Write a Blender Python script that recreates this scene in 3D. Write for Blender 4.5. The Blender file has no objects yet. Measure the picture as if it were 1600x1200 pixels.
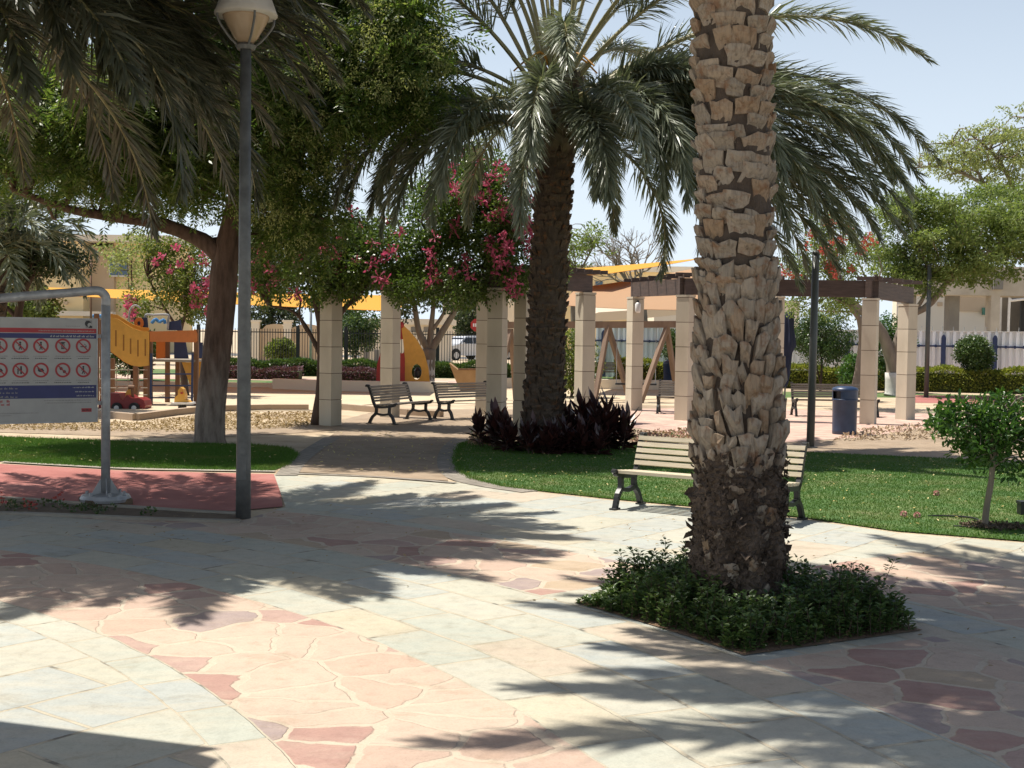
import bpy, math, random
import numpy as np
from mathutils import Vector, Matrix
sc = bpy.context.scene
COL = sc.collection
rad = math.radians

# ------------------------------------------------------------------ camera, sky, sun, exposure
FPX, CZ = 2000.0, 2.0
TH, PH = math.atan(80/FPX), rad(0.8)
_f = np.array([0, math.cos(TH), -math.sin(TH)])
_r0 = np.array([1., 0, 0]); _u0 = np.array([0, math.sin(TH), math.cos(TH)])
_r = _r0*math.cos(PH)+_u0*math.sin(PH); _u = _u0*math.cos(PH)-_r0*math.sin(PH)
CAM = np.array([0, 0, CZ])
cd = bpy.data.cameras.new('camera'); cam = bpy.data.objects.new('camera', cd); COL.objects.link(cam)
M = Matrix.Identity(4)
for i in range(3):
    M[i][0] = _r[i]; M[i][1] = _u[i]; M[i][2] = -_f[i]; M[i][3] = CAM[i]
cam.matrix_world = M
cd.sensor_width = 36; cd.lens = 36*FPX/1600; cd.clip_start = .1; cd.clip_end = 6000
sc.camera = cam
SUN = Vector((-.93, .36, 0)).normalized()*math.cos(rad(66)) + Vector((0, 0, math.sin(rad(66))))
w = bpy.data.worlds.new('World'); sc.world = w; w.use_nodes = True
nt = w.node_tree; nt.nodes.clear()
sky = nt.nodes.new('ShaderNodeTexSky'); sky.sky_type = 'NISHITA'; sky.sun_disc = False
sky.sun_elevation = rad(66); sky.sun_rotation = math.atan2(SUN.x, SUN.y)
sky.altitude = 0; sky.air_density = 1.0; sky.dust_density = 2.0; sky.ozone_density = 1.0
bg = nt.nodes.new('ShaderNodeBackground'); bg.inputs[1].default_value = .075
# dusty desert air: the blue fades to a pale band towards the horizon
tc = nt.nodes.new('ShaderNodeTexCoord'); sx = nt.nodes.new('ShaderNodeSeparateXYZ'); nt.links.new(tc.outputs['Generated'], sx.inputs[0])
dr = nt.nodes.new('ShaderNodeValToRGB'); nt.links.new(sx.outputs[2], dr.inputs[0])
dr.color_ramp.elements[0].position = 0; dr.color_ramp.elements[0].color = (.90, .90, .90, 1); dr.color_ramp.elements[1].position = .5; dr.color_ramp.elements[1].color = (0, 0, 0, 1)
dm = nt.nodes.new('ShaderNodeMix'); dm.data_type = 'RGBA'; nt.links.new(dr.outputs[0], dm.inputs[0]); nt.links.new(sky.outputs[0], dm.inputs[6]); dm.inputs[7].default_value = (9.3, 10.5, 11.8, 1)
wo = nt.nodes.new('ShaderNodeOutputWorld')
nt.links.new(dm.outputs[2], bg.inputs[0]); nt.links.new(bg.outputs[0], wo.inputs[0])
sl = bpy.data.lights.new('sun', 'SUN'); sl.energy = 5.0; sl.angle = rad(.55); sl.color = (1, .94, .85)
so = bpy.data.objects.new('sun', sl); COL.objects.link(so); so.location = (0, 0, 60)
so.rotation_euler = SUN.to_track_quat('Z', 'Y').to_euler()
sc.view_settings.view_transform = 'Standard'; sc.view_settings.look = 'None'
sc.view_settings.exposure = .47; sc.view_settings.gamma = 1
sc.render.engine = 'CYCLES'
sc.cycles.max_bounces = 6; sc.cycles.diffuse_bounces = 3; sc.cycles.transmission_bounces = 3; sc.cycles.glossy_bounces = 2

def ray(px, py): return _f*FPX+_r*(px-800)+_u*(600-py)
def G(px, py, z=0.):            # the point of the ground seen at a place of the survey photo
    d = ray(px, py); return CAM+d*((z-CZ)/d[2])
def project(p):
    d = np.asarray(p, float)-CAM; k = FPX/(d@_f); return 800+(d@_r)*k, 600-(d@_u)*k
def P(px, py, Y):
    d = ray(px, py); return CAM+d*(Y/d[1])

# ------------------------------------------------------------------ mesh builder
def nrm(a):
    a = np.asarray(a, float); return a/np.maximum(np.linalg.norm(a, axis=-1, keepdims=True), 1e-9)
class MB:
    def __init__(s): s.v = []; s.f = []; s.n = 0
    def add(s, V, F, mi=0):
        V = np.asarray(V, float).reshape(-1, 3); F = np.asarray(F, int)
        if F.ndim == 1: F = F[None]
        s.v.append(V); s.f.append((F+s.n, mi)); s.n += len(V)
    def more(s, F, mi=0, back=0):                 # further faces on the last added vertices
        F = np.asarray(F, int); F = F[None] if F.ndim == 1 else F
        s.f.append((F+s.n-len(s.v[-1]), mi))
    def box(s, c, size, rz=0, mi=0):
        hx, hy, hz = [k/2 for k in size]; ca, sa = math.cos(rz), math.sin(rz)
        s.obox(c, (hx*ca, hx*sa, 0), (-hy*sa, hy*ca, 0), (0, 0, hz), mi)
    def obox(s, c, a, b, d, mi=0):
        c, a, b, d = [np.array(k, float) for k in (c, a, b, d)]
        V = [c+i*a+j*b+k*d for k in (-1, 1) for j in (-1, 1) for i in (-1, 1)]
        s.add(V, [(0, 2, 3, 1), (4, 5, 7, 6), (0, 1, 5, 4), (2, 6, 7, 3), (0, 4, 6, 2), (1, 3, 7, 5)], mi)
    def bar(s, p, q, wd, ht, mi=0, up=(0, 0, 1)):
        p, q = np.array(p, float), np.array(q, float); d = nrm(q-p); up = np.array(up, float)
        if abs(d@up) > .97: up = np.array([0, 1., 0])
        x = nrm(np.cross(d, up)); y = np.cross(x, d)
        s.obox((p+q)/2, (q-p)/2, x*wd/2, y*ht/2, mi)
    def tube(s, path, r, seg=8, mi=0, cap=True, ridge=0.):
        p = np.array(path, float); n = len(p); r = np.broadcast_to(np.asarray(r, float), (n,))
        t = np.gradient(p, axis=0); t = nrm(t)
        a = np.array([0, 0, 1.]) if abs(t[0][2]) < .9 else np.array([1., 0, 0])
        x = nrm(np.cross(t[0], a)); V = []
        an = np.linspace(0, 2*math.pi, seg, endpoint=False)
        rg = np.random.default_rng(n*seg); ph = rg.uniform(0, 6.28, 6); rn = np.zeros(seg)
        for i in range(n):
            x = nrm(x-t[i]*(x@t[i])); y = np.cross(t[i], x)
            rn = rn*.7+rg.normal(0, .5, seg); ri = r[i]*(1+ridge*(rn+.8*np.sin(an*7+ph[0]+i*.09)+.6*np.sin(an*13+ph[1]-i*.13)+.5*np.sin(an*3+ph[2]+i*.05)))[:, None] if ridge else r[i]
            V.append(p[i]+ri*(np.cos(an)[:, None]*x+np.sin(an)[:, None]*y))
        V = np.concatenate(V); i, j = np.meshgrid(np.arange(n-1), np.arange(seg), indexing='ij'); i = i.ravel(); j = j.ravel(); k = (j+1) % seg
        s.add(V, np.c_[i*seg+j, i*seg+k, (i+1)*seg+k, (i+1)*seg+j], mi)
        if cap:
            s.more(np.arange(seg)[::-1], mi); s.more(np.arange(seg)+(n-1)*seg, mi)
    def lathe(s, prof, c=(0, 0, 0), seg=20, mi=0, sq=1.0):
        an = np.linspace(0, 2*math.pi, seg, endpoint=False)
        V = np.concatenate([np.c_[r*np.cos(an), r*np.sin(an)*sq, np.full(seg, z)] for r, z in prof])+np.array(c)
        n = len(prof); i, j = np.meshgrid(np.arange(n-1), np.arange(seg), indexing='ij'); i = i.ravel(); j = j.ravel(); k = (j+1) % seg
        s.add(V, np.c_[i*seg+j, i*seg+k, (i+1)*seg+k, (i+1)*seg+j], mi)
        if prof[0][0] > .001: s.more(np.arange(seg)[::-1], mi)
        if prof[-1][0] > .001: s.more(np.arange(seg)+(n-1)*seg, mi)
    def prism(s, poly, o, ex, ey, ez, mi=0):      # polygon in the ex, ey plane, extruded by ez
        o, ex, ey, ez = [np.array(k, float) for k in (o, ex, ey, ez)]
        p = np.array(poly, float); n = len(p); b = o+p[:, :1]*ex+p[:, 1:2]*ey
        i = np.arange(n); k = (i+1) % n
        s.add(np.r_[b, b+ez], np.c_[i, k, k+n, i+n], mi); s.more(i[::-1], mi); s.more(i+n, mi)
    def flat(s, pts, z, mi=0):
        s.add([(p[0], p[1], z) for p in pts], np.arange(len(pts)), mi)
    def leaves(s, p, d, nn, L, W, mi=0, fold=0.0, belly=.45):
        p = np.asarray(p, float); n = len(p)
        if n == 0: return
        d = nrm(d); sd = nrm(np.cross(d, nn)); up = np.cross(sd, d)
        L = np.broadcast_to(np.asarray(L, float), (n,))[:, None]; W = np.broadcast_to(np.asarray(W, float), (n,))[:, None]/2
        if fold == 0:
            V = np.stack([p, p+d*L*belly+sd*W, p+d*L, p+d*L*belly-sd*W], 1).reshape(-1, 3)
            s.add(V, np.arange(4*n).reshape(-1, 4), mi)
        else:
            V = np.stack([p, p+d*L*.3+sd*W*.9+up*W*fold, p+d*L*.7+sd*W*.8+up*W*fold, p+d*L-up*L*.08, p+d*L*.7-sd*W*.8+up*W*fold, p+d*L*.3-sd*W*.9+up*W*fold], 1).reshape(-1, 3)
            b = np.arange(n)[:, None]*6
            s.add(V, np.r_[b+np.array([[0, 1, 2, 3]]), b+np.array([[0, 3, 4, 5]])], mi)
    def build(s, name, mats, parent=None, smooth=False):
        me = bpy.data.meshes.new(name); V = np.concatenate(s.v)
        me.vertices.add(len(V)); me.vertices.foreach_set('co', V.ravel())
        lo = np.concatenate([f.ravel() for f, _ in s.f]); sz = np.concatenate([np.full(len(f), f.shape[1]) for f, _ in s.f])
        mi = np.concatenate([np.full(len(f), m) for f, m in s.f])
        me.loops.add(len(lo)); me.loops.foreach_set('vertex_index', lo)
        me.polygons.add(len(sz)); me.polygons.foreach_set('loop_start', np.r_[0, np.cumsum(sz)[:-1]])
        me.polygons.foreach_set('material_index', mi); me.polygons.foreach_set('use_smooth', np.full(len(sz), smooth))
        me.update(calc_edges=True)
        for m in (mats if isinstance(mats, (list, tuple)) else [mats]): me.materials.append(m)
        o = bpy.data.objects.new(name, me); COL.objects.link(o)
        if parent: o.parent = parent
        return o
def tag(o, label=None, cat=None, group=None, kind=None):
    for k, v in (('label', label), ('category', cat), ('group', group), ('kind', kind)):
        if v: o[k] = v
    return o
def thing(name, label, cat, loc=(0, 0, 0), rz=0, group=None):
    o = bpy.data.objects.new(name, None); COL.objects.link(o); o.empty_display_size = .2
    o.location = [float(k) for k in loc]; o.rotation_euler = (0, 0, rz)
    return tag(o, label, cat, group)
def dup(root, loc, rz, label, group=None, scale=None):
    r = root.copy(); COL.objects.link(r); r.location = [float(k) for k in loc]; r.rotation_euler = (0, 0, rz); r['label'] = label
    if group: r['group'] = group
    if scale: r.scale = scale
    for ch in list(root.children):
        c = ch.copy(); COL.objects.link(c); c.parent = r
        for g in list(ch.children):
            d = g.copy(); COL.objects.link(d); d.parent = c
    return r
def structure(name, mb, m): return tag(mb.build(name, m), kind='structure')
def sample_poly(rng, poly, n):
    p = np.array([(q[0], q[1]) for q in poly]); lo, hi = p.min(0), p.max(0); out = []
    while sum(len(o) for o in out) < n:
        c = rng.uniform(lo, hi, (n*2, 2)); ins = np.zeros(len(c), bool); j = len(p)-1
        for i in range(len(p)):
            cond = ((p[i, 1] > c[:, 1]) != (p[j, 1] > c[:, 1])) & (c[:, 0] < (p[j, 0]-p[i, 0])*(c[:, 1]-p[i, 1])/(p[j, 1]-p[i, 1]+1e-12)+p[i, 0])
            ins ^= cond; j = i
        out.append(c[ins])
    return np.concatenate(out)[:n]
def smooth_path(pts, n=12):
    p = np.array(pts, float); t = np.arange(len(p)); q = np.linspace(0, len(p)-1, n); out = []
    for x in q:
        i = min(int(x), len(p)-2); u = x-i
        a, b, c, d = p[max(i-1, 0)], p[i], p[i+1], p[min(i+2, len(p)-1)]
        out.append(.5*((2*b)+(c-a)*u+(2*a-5*b+4*c-d)*u*u+(3*b-a-3*c+d)*u**3))
    return np.array(out)

# ------------------------------------------------------------------ materials
class NT:
    def __init__(s, name):
        s.m = bpy.data.materials.new(name); s.m.use_nodes = True; s.t = s.m.node_tree
        s.p = s.t.nodes['Principled BSDF']; s.out = s.t.nodes['Material Output']
    def n(s, typ, **kw):
        o = s.t.nodes.new(typ)
        for k, v in kw.items(): setattr(o, k, v)
        return o
    def l(s, a, b): s.t.links.new(a, b)
    def set(s, sock, v):
        if isinstance(v, bpy.types.NodeSocket): s.l(v, sock)
        else: sock.default_value = v
    def math(s, op, a, b=0., c=0.):
        o = s.n('ShaderNodeMath', operation=op)
        s.set(o.inputs[0], a); s.set(o.inputs[1], b); s.set(o.inputs[2], c); return o.outputs[0]
    def ramp(s, fac, stops, interp='LINEAR'):
        o = s.n('ShaderNodeValToRGB'); r = o.color_ramp; r.interpolation = interp
        while len(r.elements) < len(stops): r.elements.new(.5)
        for e, (p, c) in zip(r.elements, stops): e.position = p; e.color = (*c[:3], 1)
        s.set(o.inputs[0], fac); return o.outputs[0]
    def mix(s, f, a, b, mode='MIX'):
        o = s.n('ShaderNodeMix', data_type='RGBA', blend_type=mode)
        s.set(o.inputs[0], f)
        for k, v in ((6, a), (7, b)): s.set(o.inputs[k], v if isinstance(v, bpy.types.NodeSocket) else (*v[:3], 1))
        return o.outputs[2]
    def pos(s, scale=(1, 1, 1), coord='Object'):
        t = s.n('ShaderNodeTexCoord'); m = s.n('ShaderNodeMapping'); m.inputs['Scale'].default_value = scale
        s.l(t.outputs[coord], m.inputs[0]); return m.outputs[0]
    def noise(s, vec, scale, detail=4, rough=.55, dist=0.):
        o = s.n('ShaderNodeTexNoise'); s.l(vec, o.inputs['Vector'])
        o.inputs['Scale'].default_value = scale; o.inputs['Detail'].default_value = detail; o.inputs['Roughness'].default_value = rough; o.inputs['Distortion'].default_value = dist
        return o.outputs[0]
    def bump(s, h, strength=.4, dist=.01):
        o = s.n('ShaderNodeBump'); o.inputs['Strength'].default_value = strength; o.inputs['Distance'].default_value = dist
        s.l(h, o.inputs['Height']); s.l(o.outputs[0], s.p.inputs['Normal'])
    def island(s): return s.n('ShaderNodeNewGeometry').outputs['Random Per Island']
def surf(name, cols, scale=4, rough=.7, bump=.2, bscale=None, stretch=(1, 1, 1), metal=0., spec=.5, isl=0., bdist=.01, detail=5):
    k = NT(name); v = k.pos(stretch); h = k.noise(v, scale, detail)
    n = len(cols); c = k.ramp(h, [(.3+.4*i/max(n-1, 1), q) for i, q in enumerate(cols)])
    if isl: c = k.mix(1., c, k.ramp(k.island(), [(0, (1-isl,)*3), (1, (1+isl,)*3)]), 'MULTIPLY')
    k.l(c, k.p.inputs['Base Color'])
    k.p.inputs['Roughness'].default_value = rough; k.p.inputs['Metallic'].default_value = metal
    k.p.inputs['Specular IOR Level'].default_value = spec
    if bump: k.bump(k.noise(v, bscale or scale*3, 6, .6), bump, bdist)
    return k.m
def leafmat(name, cols, rough=.5, trans=.25, spec=.4, tcol=None, patch=None):
    k = NT(name); n = len(cols)
    c = k.ramp(k.island(), [(i/max(n-1, 1), q) for i, q in enumerate(cols)])
    if patch: c = k.mix(k.ramp(k.noise(k.pos(), .9, 6, .65), [(.52, (0, 0, 0)), (.75, (.6, .6, .6))]), c, patch)
    k.l(c, k.p.inputs['Base Color']); k.p.inputs['Roughness'].default_value = rough; k.p.inputs['Specular IOR Level'].default_value = spec
    if trans:
        t = k.n('ShaderNodeBsdfTranslucent'); m = k.n('ShaderNodeMixShader'); m.inputs[0].default_value = trans
        k.l(k.mix(1., c, tcol or (1.3, 1.35, .7), 'MULTIPLY'), t.inputs[0])
        k.l(k.p.outputs[0], m.inputs[1]); k.l(t.outputs[0], m.inputs[2]); k.l(m.outputs[0], k.out.inputs[0])
    return k.m
def plain(name, c, rough=.5, metal=0., spec=.5, var=.08, sc_=6, bump=.05):
    return surf(name, [tuple(x*(1-var) for x in c), tuple(min(1, x*(1+var)) for x in c)], sc_, rough, bump, metal=metal, spec=spec)
M_ = {}
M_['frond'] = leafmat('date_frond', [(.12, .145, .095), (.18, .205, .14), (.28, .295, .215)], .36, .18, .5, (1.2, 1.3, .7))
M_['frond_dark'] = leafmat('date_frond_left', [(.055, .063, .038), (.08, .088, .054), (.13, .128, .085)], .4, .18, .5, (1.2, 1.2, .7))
M_['rachis'] = surf('frond_rachis', [(.20, .19, .08), (.30, .26, .12)], 3, .5, .1)
M_['neem'] = leafmat('neem_leaf', [(.05, .095, .02), (.08, .135, .03), (.13, .185, .05), (.22, .25, .10)], .4, .5, .4)
M_['boug'] = leafmat('bougainvillea_leaf', [(.05, .09, .022), (.085, .14, .03), (.14, .20, .05)], .33, .4, .5)
M_['boug_light'] = leafmat('bougainvillea_pale_leaf', [(.06, .09, .02), (.12, .16, .03), (.22, .25, .06)], .5, .4)  # paler, yellower leaf tones than the other bougainvillea
M_['bract'] = leafmat('bougainvillea_bract', [(.40, .08, .16), (.52, .15, .23), (.47, .16, .18)], .6, .35, .3, (1.3, .7, .9))
M_['bract_red'] = leafmat('red_bract', [(.36, .08, .06), (.45, .13, .09), (.38, .12, .12)], .6, .35, .3, (1.3, .7, .8))
M_['acacia'] = leafmat('acacia_leaf', [(.11, .16, .045), (.165, .22, .07), (.24, .29, .115)], .6, .45, .3)
M_['acacia_pale'] = leafmat('sparse_tree_leaf', [(.17, .21, .08), (.24, .28, .12), (.33, .35, .17)], .6, .4, .3)
M_['shrub'] = leafmat('shrub_leaf', [(.035, .07, .02), (.06, .105, .03), (.105, .15, .045)], .38, .28, .5)
M_['bedleaf'] = leafmat('bed_leaf', [(.05, .10, .03), (.085, .145, .042), (.15, .205, .065)], .38, .28, .5)
M_['sapling'] = leafmat('sapling_leaf', [(.03, .08, .015), (.05, .125, .02), (.09, .17, .03)], .35, .3, .5)
M_['hedge'] = leafmat('hedge_leaf', [(.14, .18, .035), (.22, .25, .05), (.32, .32, .08)], .5, .35)
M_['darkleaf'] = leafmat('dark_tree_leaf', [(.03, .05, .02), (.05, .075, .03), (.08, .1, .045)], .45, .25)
M_['purple'] = leafmat('dark_red_leaf', [(.03, .014, .014), (.05, .02, .018), (.09, .03, .022)], .35, .12, .5, (1.5, .5, .5))
M_['purple_bed'] = leafmat('purple_groundcover', [(.09, .04, .055), (.13, .06, .08)], .6, .2)
M_['blade'] = leafmat('grass_blade', [(.065, .14, .026), (.085, .175, .036), (.115, .20, .05)], .85, .3, .1, patch=(.22, .2, .085))
M_['litter'] = leafmat('dry_leaf', [(.34, .25, .13), (.43, .33, .19), (.22, .15, .08)], .8, .1, .2)
M_['yellow_litter'] = leafmat('yellow_leaf', [(.6, .5, .18), (.65, .58, .3), (.5, .38, .14)], .8, .1, .2)
M_['bark'] = surf('dark_bark', [(.05, .031, .022), (.12, .078, .056)], 5, .9, .9, 14, (1, 1, .22), bdist=.03)
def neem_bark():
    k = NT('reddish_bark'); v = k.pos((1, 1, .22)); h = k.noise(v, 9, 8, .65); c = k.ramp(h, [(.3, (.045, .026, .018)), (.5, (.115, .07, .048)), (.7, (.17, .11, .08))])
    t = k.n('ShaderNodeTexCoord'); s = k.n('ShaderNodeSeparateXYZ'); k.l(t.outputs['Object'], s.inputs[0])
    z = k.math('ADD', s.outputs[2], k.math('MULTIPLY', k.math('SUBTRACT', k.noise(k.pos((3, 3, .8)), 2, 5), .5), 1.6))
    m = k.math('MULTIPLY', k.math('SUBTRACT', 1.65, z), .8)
    c = k.mix(k.math('MINIMUM', k.math('MAXIMUM', m, 0.), .75), c, k.ramp(h, [(.3, (.09, .07, .055)), (.52, (.27, .23, .19)), (.75, (.38, .34, .29))]))  # paler foot: whitewash and sun dapple mixed into the bark colour
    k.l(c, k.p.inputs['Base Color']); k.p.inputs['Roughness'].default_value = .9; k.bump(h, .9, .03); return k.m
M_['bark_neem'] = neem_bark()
M_['bark_pale'] = surf('pale_bark', [(.16, .13, .1), (.26, .22, .17)], 5, .85, .4, 12, (1, 1, .3))
M_['whitewash'] = surf('whitewashed_bark', [(.5, .47, .43), (.62, .6, .56)], 6, .9, .3)
M_['concrete'] = surf('pale_concrete', [(.36, .33, .28), (.45, .42, .36)], 3, .85, .15)
M_['column'] = surf('cast_stone', [(.45, .395, .30), (.53, .47, .365), (.57, .515, .405)], 2.2, .78, .25, 30, (1, 1, .35), isl=.07, detail=8)
M_['joint'] = plain('stone_joint', (.16, .12, .09), .9)
M_['beam'] = surf('dark_stained_timber', [(.045, .028, .022), (.09, .058, .045)], 3, .6, .3, 20, (1, 1, 8))
M_['iron'] = plain('black_cast_iron', (.014, .015, .016), .4, 0, .5)
M_['slat_cream'] = surf('weathered_cream_slat', [(.42, .36, .25), (.56, .49, .36)], 9, .6, .2, 40, (.4, 6, 6), isl=.12)
M_['slat_grey'] = surf('weathered_grey_slat', [(.20, .165, .13), (.33, .285, .23)], 9, .7, .25, 40, (.4, 6, 6), isl=.15)
M_['slat_dark'] = surf('weathered_brown_slat', [(.08, .065, .05), (.15, .125, .1)], 9, .7, .25, 40, (.4, 6, 6), isl=.15)
M_['pole'] = plain('grey_painted_steel', (.115, .118, .113), .45, .2, .5, .28, 9, .12)
M_['pole_dark'] = plain('dark_grey_green_steel', (.085, .09, .085), .5, .1)
M_['galv'] = plain('light_grey_steel', (.34, .345, .345), .45, .2, .5, .24, 9, .12)
M_['hood'] = surf('cream_lamp_hood', [(.42, .39, .34), (.55, .52, .46)], 5, .5, .1)
M_['white'] = plain('white_paint', (.72, .71, .69), .5)
M_['signwhite'] = plain('sign_white', (.34, .335, .315), .45)
M_['signred'] = plain('sign_red', (.33, .025, .03), .5)
M_['signblue'] = plain('sign_blue', (.025, .03, .115), .5)
M_['signblack'] = plain('sign_black', (.02, .02, .022), .5)
M_['signgrey'] = plain('sign_grey_print', (.22, .21, .2), .5)
M_['blue'] = surf('blue_plastic', [(.012, .03, .075), (.025, .05, .11)], 6, .4, .05)
M_['bluepaint'] = plain('blue_painted_steel', (.02, .035, .10), .5)
M_['skyblue'] = plain('light_blue_plastic', (.05, .22, .5), .45)
M_['orange'] = plain('orange_plastic', (.55, .17, .035), .5)
M_['yellow'] = plain('yellow_plastic', (.66, .34, .05), .5)
M_['red'] = plain('red_plastic', (.38, .025, .02), .45)
M_['brownpost'] = surf('brown_timber_post', [(.14, .07, .035), (.22, .115, .06)], 5, .7, .2, 20, (1, 1, .2))
M_['swingwood'] = surf('swing_timber', [(.16, .10, .065), (.25, .165, .11)], 5, .7, .2, 20, (1, 1, .2))
M_['sail_yellow'] = leafmat('yellow_shade_cloth', [(.70, .38, .06), (.70, .38, .06)], .8, .3, .2, (1, .95, .8))
M_['sail_tan'] = leafmat('tan_shade_cloth', [(.50, .32, .19), (.50, .32, .19)], .8, .3, .2, (1, .9, .8))
M_['canopy'] = leafmat('cream_canopy_cloth', [(.65, .56, .44), (.65, .56, .44)], .8, .25, .2, (1, .95, .85))
M_['cream'] = surf('cream_render', [(.78, .60, .31), (.82, .65, .37)], .4, .9, .05)
M_['cream2'] = surf('pale_cream_render', [(.70, .62, .49), (.76, .68, .55)], .4, .9, .05)
M_['tanwall'] = surf('tan_render', [(.50, .38, .25), (.56, .43, .29)], .4, .9, .05)
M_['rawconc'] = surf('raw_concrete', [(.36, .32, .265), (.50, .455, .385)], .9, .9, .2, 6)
M_['shadeconc'] = surf('shaded_concrete', [(.17, .16, .15), (.24, .23, .21)], .9, .9, .2, 6)  # copy of the raw concrete with shade put into its darker colour
M_['glass'] = plain('window_glass', (.04, .08, .12), .08, 0, .8)
M_['greenshutter'] = plain('green_window', (.05, .16, .11), .5)
M_['corr'] = surf('corrugated_white_sheet', [(.70, .73, .76), (.78, .80, .82)], .5, .45, .03, isl=0)
M_['carpaint'] = plain('silver_car_paint', (.55, .57, .60), .3, .15, .5, .03)
M_['tyre'] = plain('black_rubber', (.02, .02, .02), .7)
M_['rim'] = plain('alloy_rim', (.45, .45, .46), .3, .7)
M_['carglass'] = plain('tinted_car_glass', (.012, .014, .018), .08, 0, .7)
M_['lampglass'] = plain('amber_lamp_glass', (.34, .25, .16), .25)
M_['pinkball'] = plain('pink_petals', (.55, .30, .26), .8)
# ------------------------------------------------------------------ ground, paving, paths
CX, CY = -9.64, 1.68            # centre of the round plaza
def polar(R, a): return (CX+R*math.cos(rad(a)), CY+R*math.sin(rad(a)))
def paving():
    k = NT('plaza_paving'); geo = k.n('ShaderNodeNewGeometry'); sp = k.n('ShaderNodeSeparateXYZ'); k.l(geo.outputs['Position'], sp.inputs[0])
    x = k.math('SUBTRACT', sp.outputs[0], CX); y = k.math('SUBTRACT', sp.outputs[1], CY)
    R0 = k.math('SQRT', k.math('ADD', k.math('MULTIPLY', x, x), k.math('MULTIPLY', y, y))); A = k.math('ARCTAN2', y, x)
    pos = geo.outputs['Position']
    wob = k.math('MULTIPLY', k.math('SUBTRACT', k.noise(pos, 2.2, 3), .5), .05)
    R = k.math('ADD', R0, wob)
    def ring(a, b): return k.math('MULTIPLY', k.math('GREATER_THAN', R, a), k.math('LESS_THAN', R, b))
    # --- rectangular slabs: in the rings they follow the circle, inside and outside they run straight
    def brick(u, v, bw, rh, off, mort=.015):
        c = k.n('ShaderNodeCombineXYZ'); k.set(c.inputs[0], u); k.set(c.inputs[1], v)
        b = k.n('ShaderNodeTexBrick'); b.offset = off; b.squash = 1; k.l(c.outputs[0], b.inputs['Vector'])
        b.inputs['Color1'].default_value = (0, 0, 0, 1); b.inputs['Color2'].default_value = (1, 1, 1, 1); b.inputs['Mortar'].default_value = (.5, .5, .5, 1)
        b.inputs['Scale'].default_value = 1; b.inputs['Mortar Size'].default_value = mort; b.inputs['Mortar Smooth'].default_value = .3
        b.inputs['Brick Width'].default_value = bw; b.inputs['Row Height'].default_value = rh
        return b.outputs['Color'], b.outputs['Fac']
    ca, sa = math.cos(rad(52)), math.sin(rad(52))
    U = k.math('ADD', k.math('MULTIPLY', sp.outputs[0], ca), k.math('MULTIPLY', sp.outputs[1], sa))
    V = k.math('SUBTRACT', k.math('MULTIPLY', sp.outputs[1], ca), k.math('MULTIPLY', sp.outputs[0], sa))
    nw = k.math('MULTIPLY', k.math('SUBTRACT', k.noise(pos, 1.3, 2), .5), .06)
    c1, m1 = brick(k.math('ADD', U, nw), k.math('ADD', V, nw), .92, .61, .43)
    arc = k.math('MULTIPLY', A, 11.5)
    c2, m2 = brick(k.math('ADD', arc, nw), k.math('SUBTRACT', R, 10.91), .86, .445, .38)
    c3, m3 = brick(k.math('ADD', arc, .3), k.math('SUBTRACT', R, 9.6), .74, .30, .5)
    inr = k.math('GREATER_THAN', R, 10.91); instrip = ring(9.3, 9.6)
    inr2 = k.math('MULTIPLY', inr, k.math('LESS_THAN', R, 15.1))
    sc_c = k.mix(instrip, k.mix(inr2, c1, c2), c3)
    def fm(f, a, b):
        o = k.n('ShaderNodeMix', data_type='FLOAT'); k.set(o.inputs[0], f); k.set(o.inputs[2], a); k.set(o.inputs[3], b); return o.outputs[0]
    mort = fm(instrip, fm(inr2, m1, m2), m3)
    slab = k.ramp(sc_c, [(0, (.425, .43, .365)), (.16, (.45, .44, .36)), (.30, (.40, .42, .385)), (.44, (.45, .44, .37)), (.58, (.41, .425, .365)), (.70, (.475, .43, .325)), (.80, (.385, .405, .38)), (.92, (.47, .40, .315))], 'CONSTANT')
    lay = k.noise(k.pos((1.4, 4, 1)), 1.3, 7, .62, .8)
    slab = k.mix(k.math('MULTIPLY', k.ramp(lay, [(.42, (0, 0, 0)), (.62, (1, 1, 1))]), .45), slab, (.47, .43, .34))
    slab = k.mix(.5, slab, k.ramp(k.noise(pos, 9, 8, .65), [(.25, (.66, .66, .66)), (.5, (1, 1, 1)), (.8, (1.16, 1.14, 1.1))]), 'MULTIPLY')
    jc = k.ramp(k.noise(pos, 5, 3), [(.40, (.50, .44, .33)), (.58, (.40, .35, .26)), (.66, (.12, .11, .09))])
    slab = k.mix(k.math('MULTIPLY', mort, .8), slab, jc)
    # --- crazy paving in pink sandstone with wide cream joints
    wv = k.n('ShaderNodeTexNoise'); k.l(pos, wv.inputs['Vector']); wv.inputs['Scale'].default_value = 1.6; wv.inputs['Detail'].default_value = 3
    vm = k.n('ShaderNodeVectorMath', operation='MULTIPLY_ADD'); k.l(wv.outputs['Color'], vm.inputs[0]); vm.inputs[1].default_value = (.42, .42, 0); k.l(pos, vm.inputs[2])
    vs = []
    for feat in ('F1', 'DISTANCE_TO_EDGE'):
        v = k.n('ShaderNodeTexVoronoi', voronoi_dimensions='2D', feature=feat); k.l(vm.outputs[0], v.inputs['Vector']); v.inputs['Scale'].default_value = 2.4; vs.append(v)
    sr = k.n('ShaderNodeSeparateColor'); k.l(vs[0].outputs['Color'], sr.inputs[0])
    stone = k.ramp(sr.outputs[0], [(0, (.505, .39, .305)), (.20, (.455, .335, .265)), (.33, (.38, .235, .195)), (.44, (.51, .395, .31)), (.57, (.34, .27, .25)), (.63, (.48, .355, .275)), (.76, (.43, .335, .235)), (.82, (.41, .285, .24)), (.90, (.49, .395, .31))], 'CONSTANT')
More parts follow.
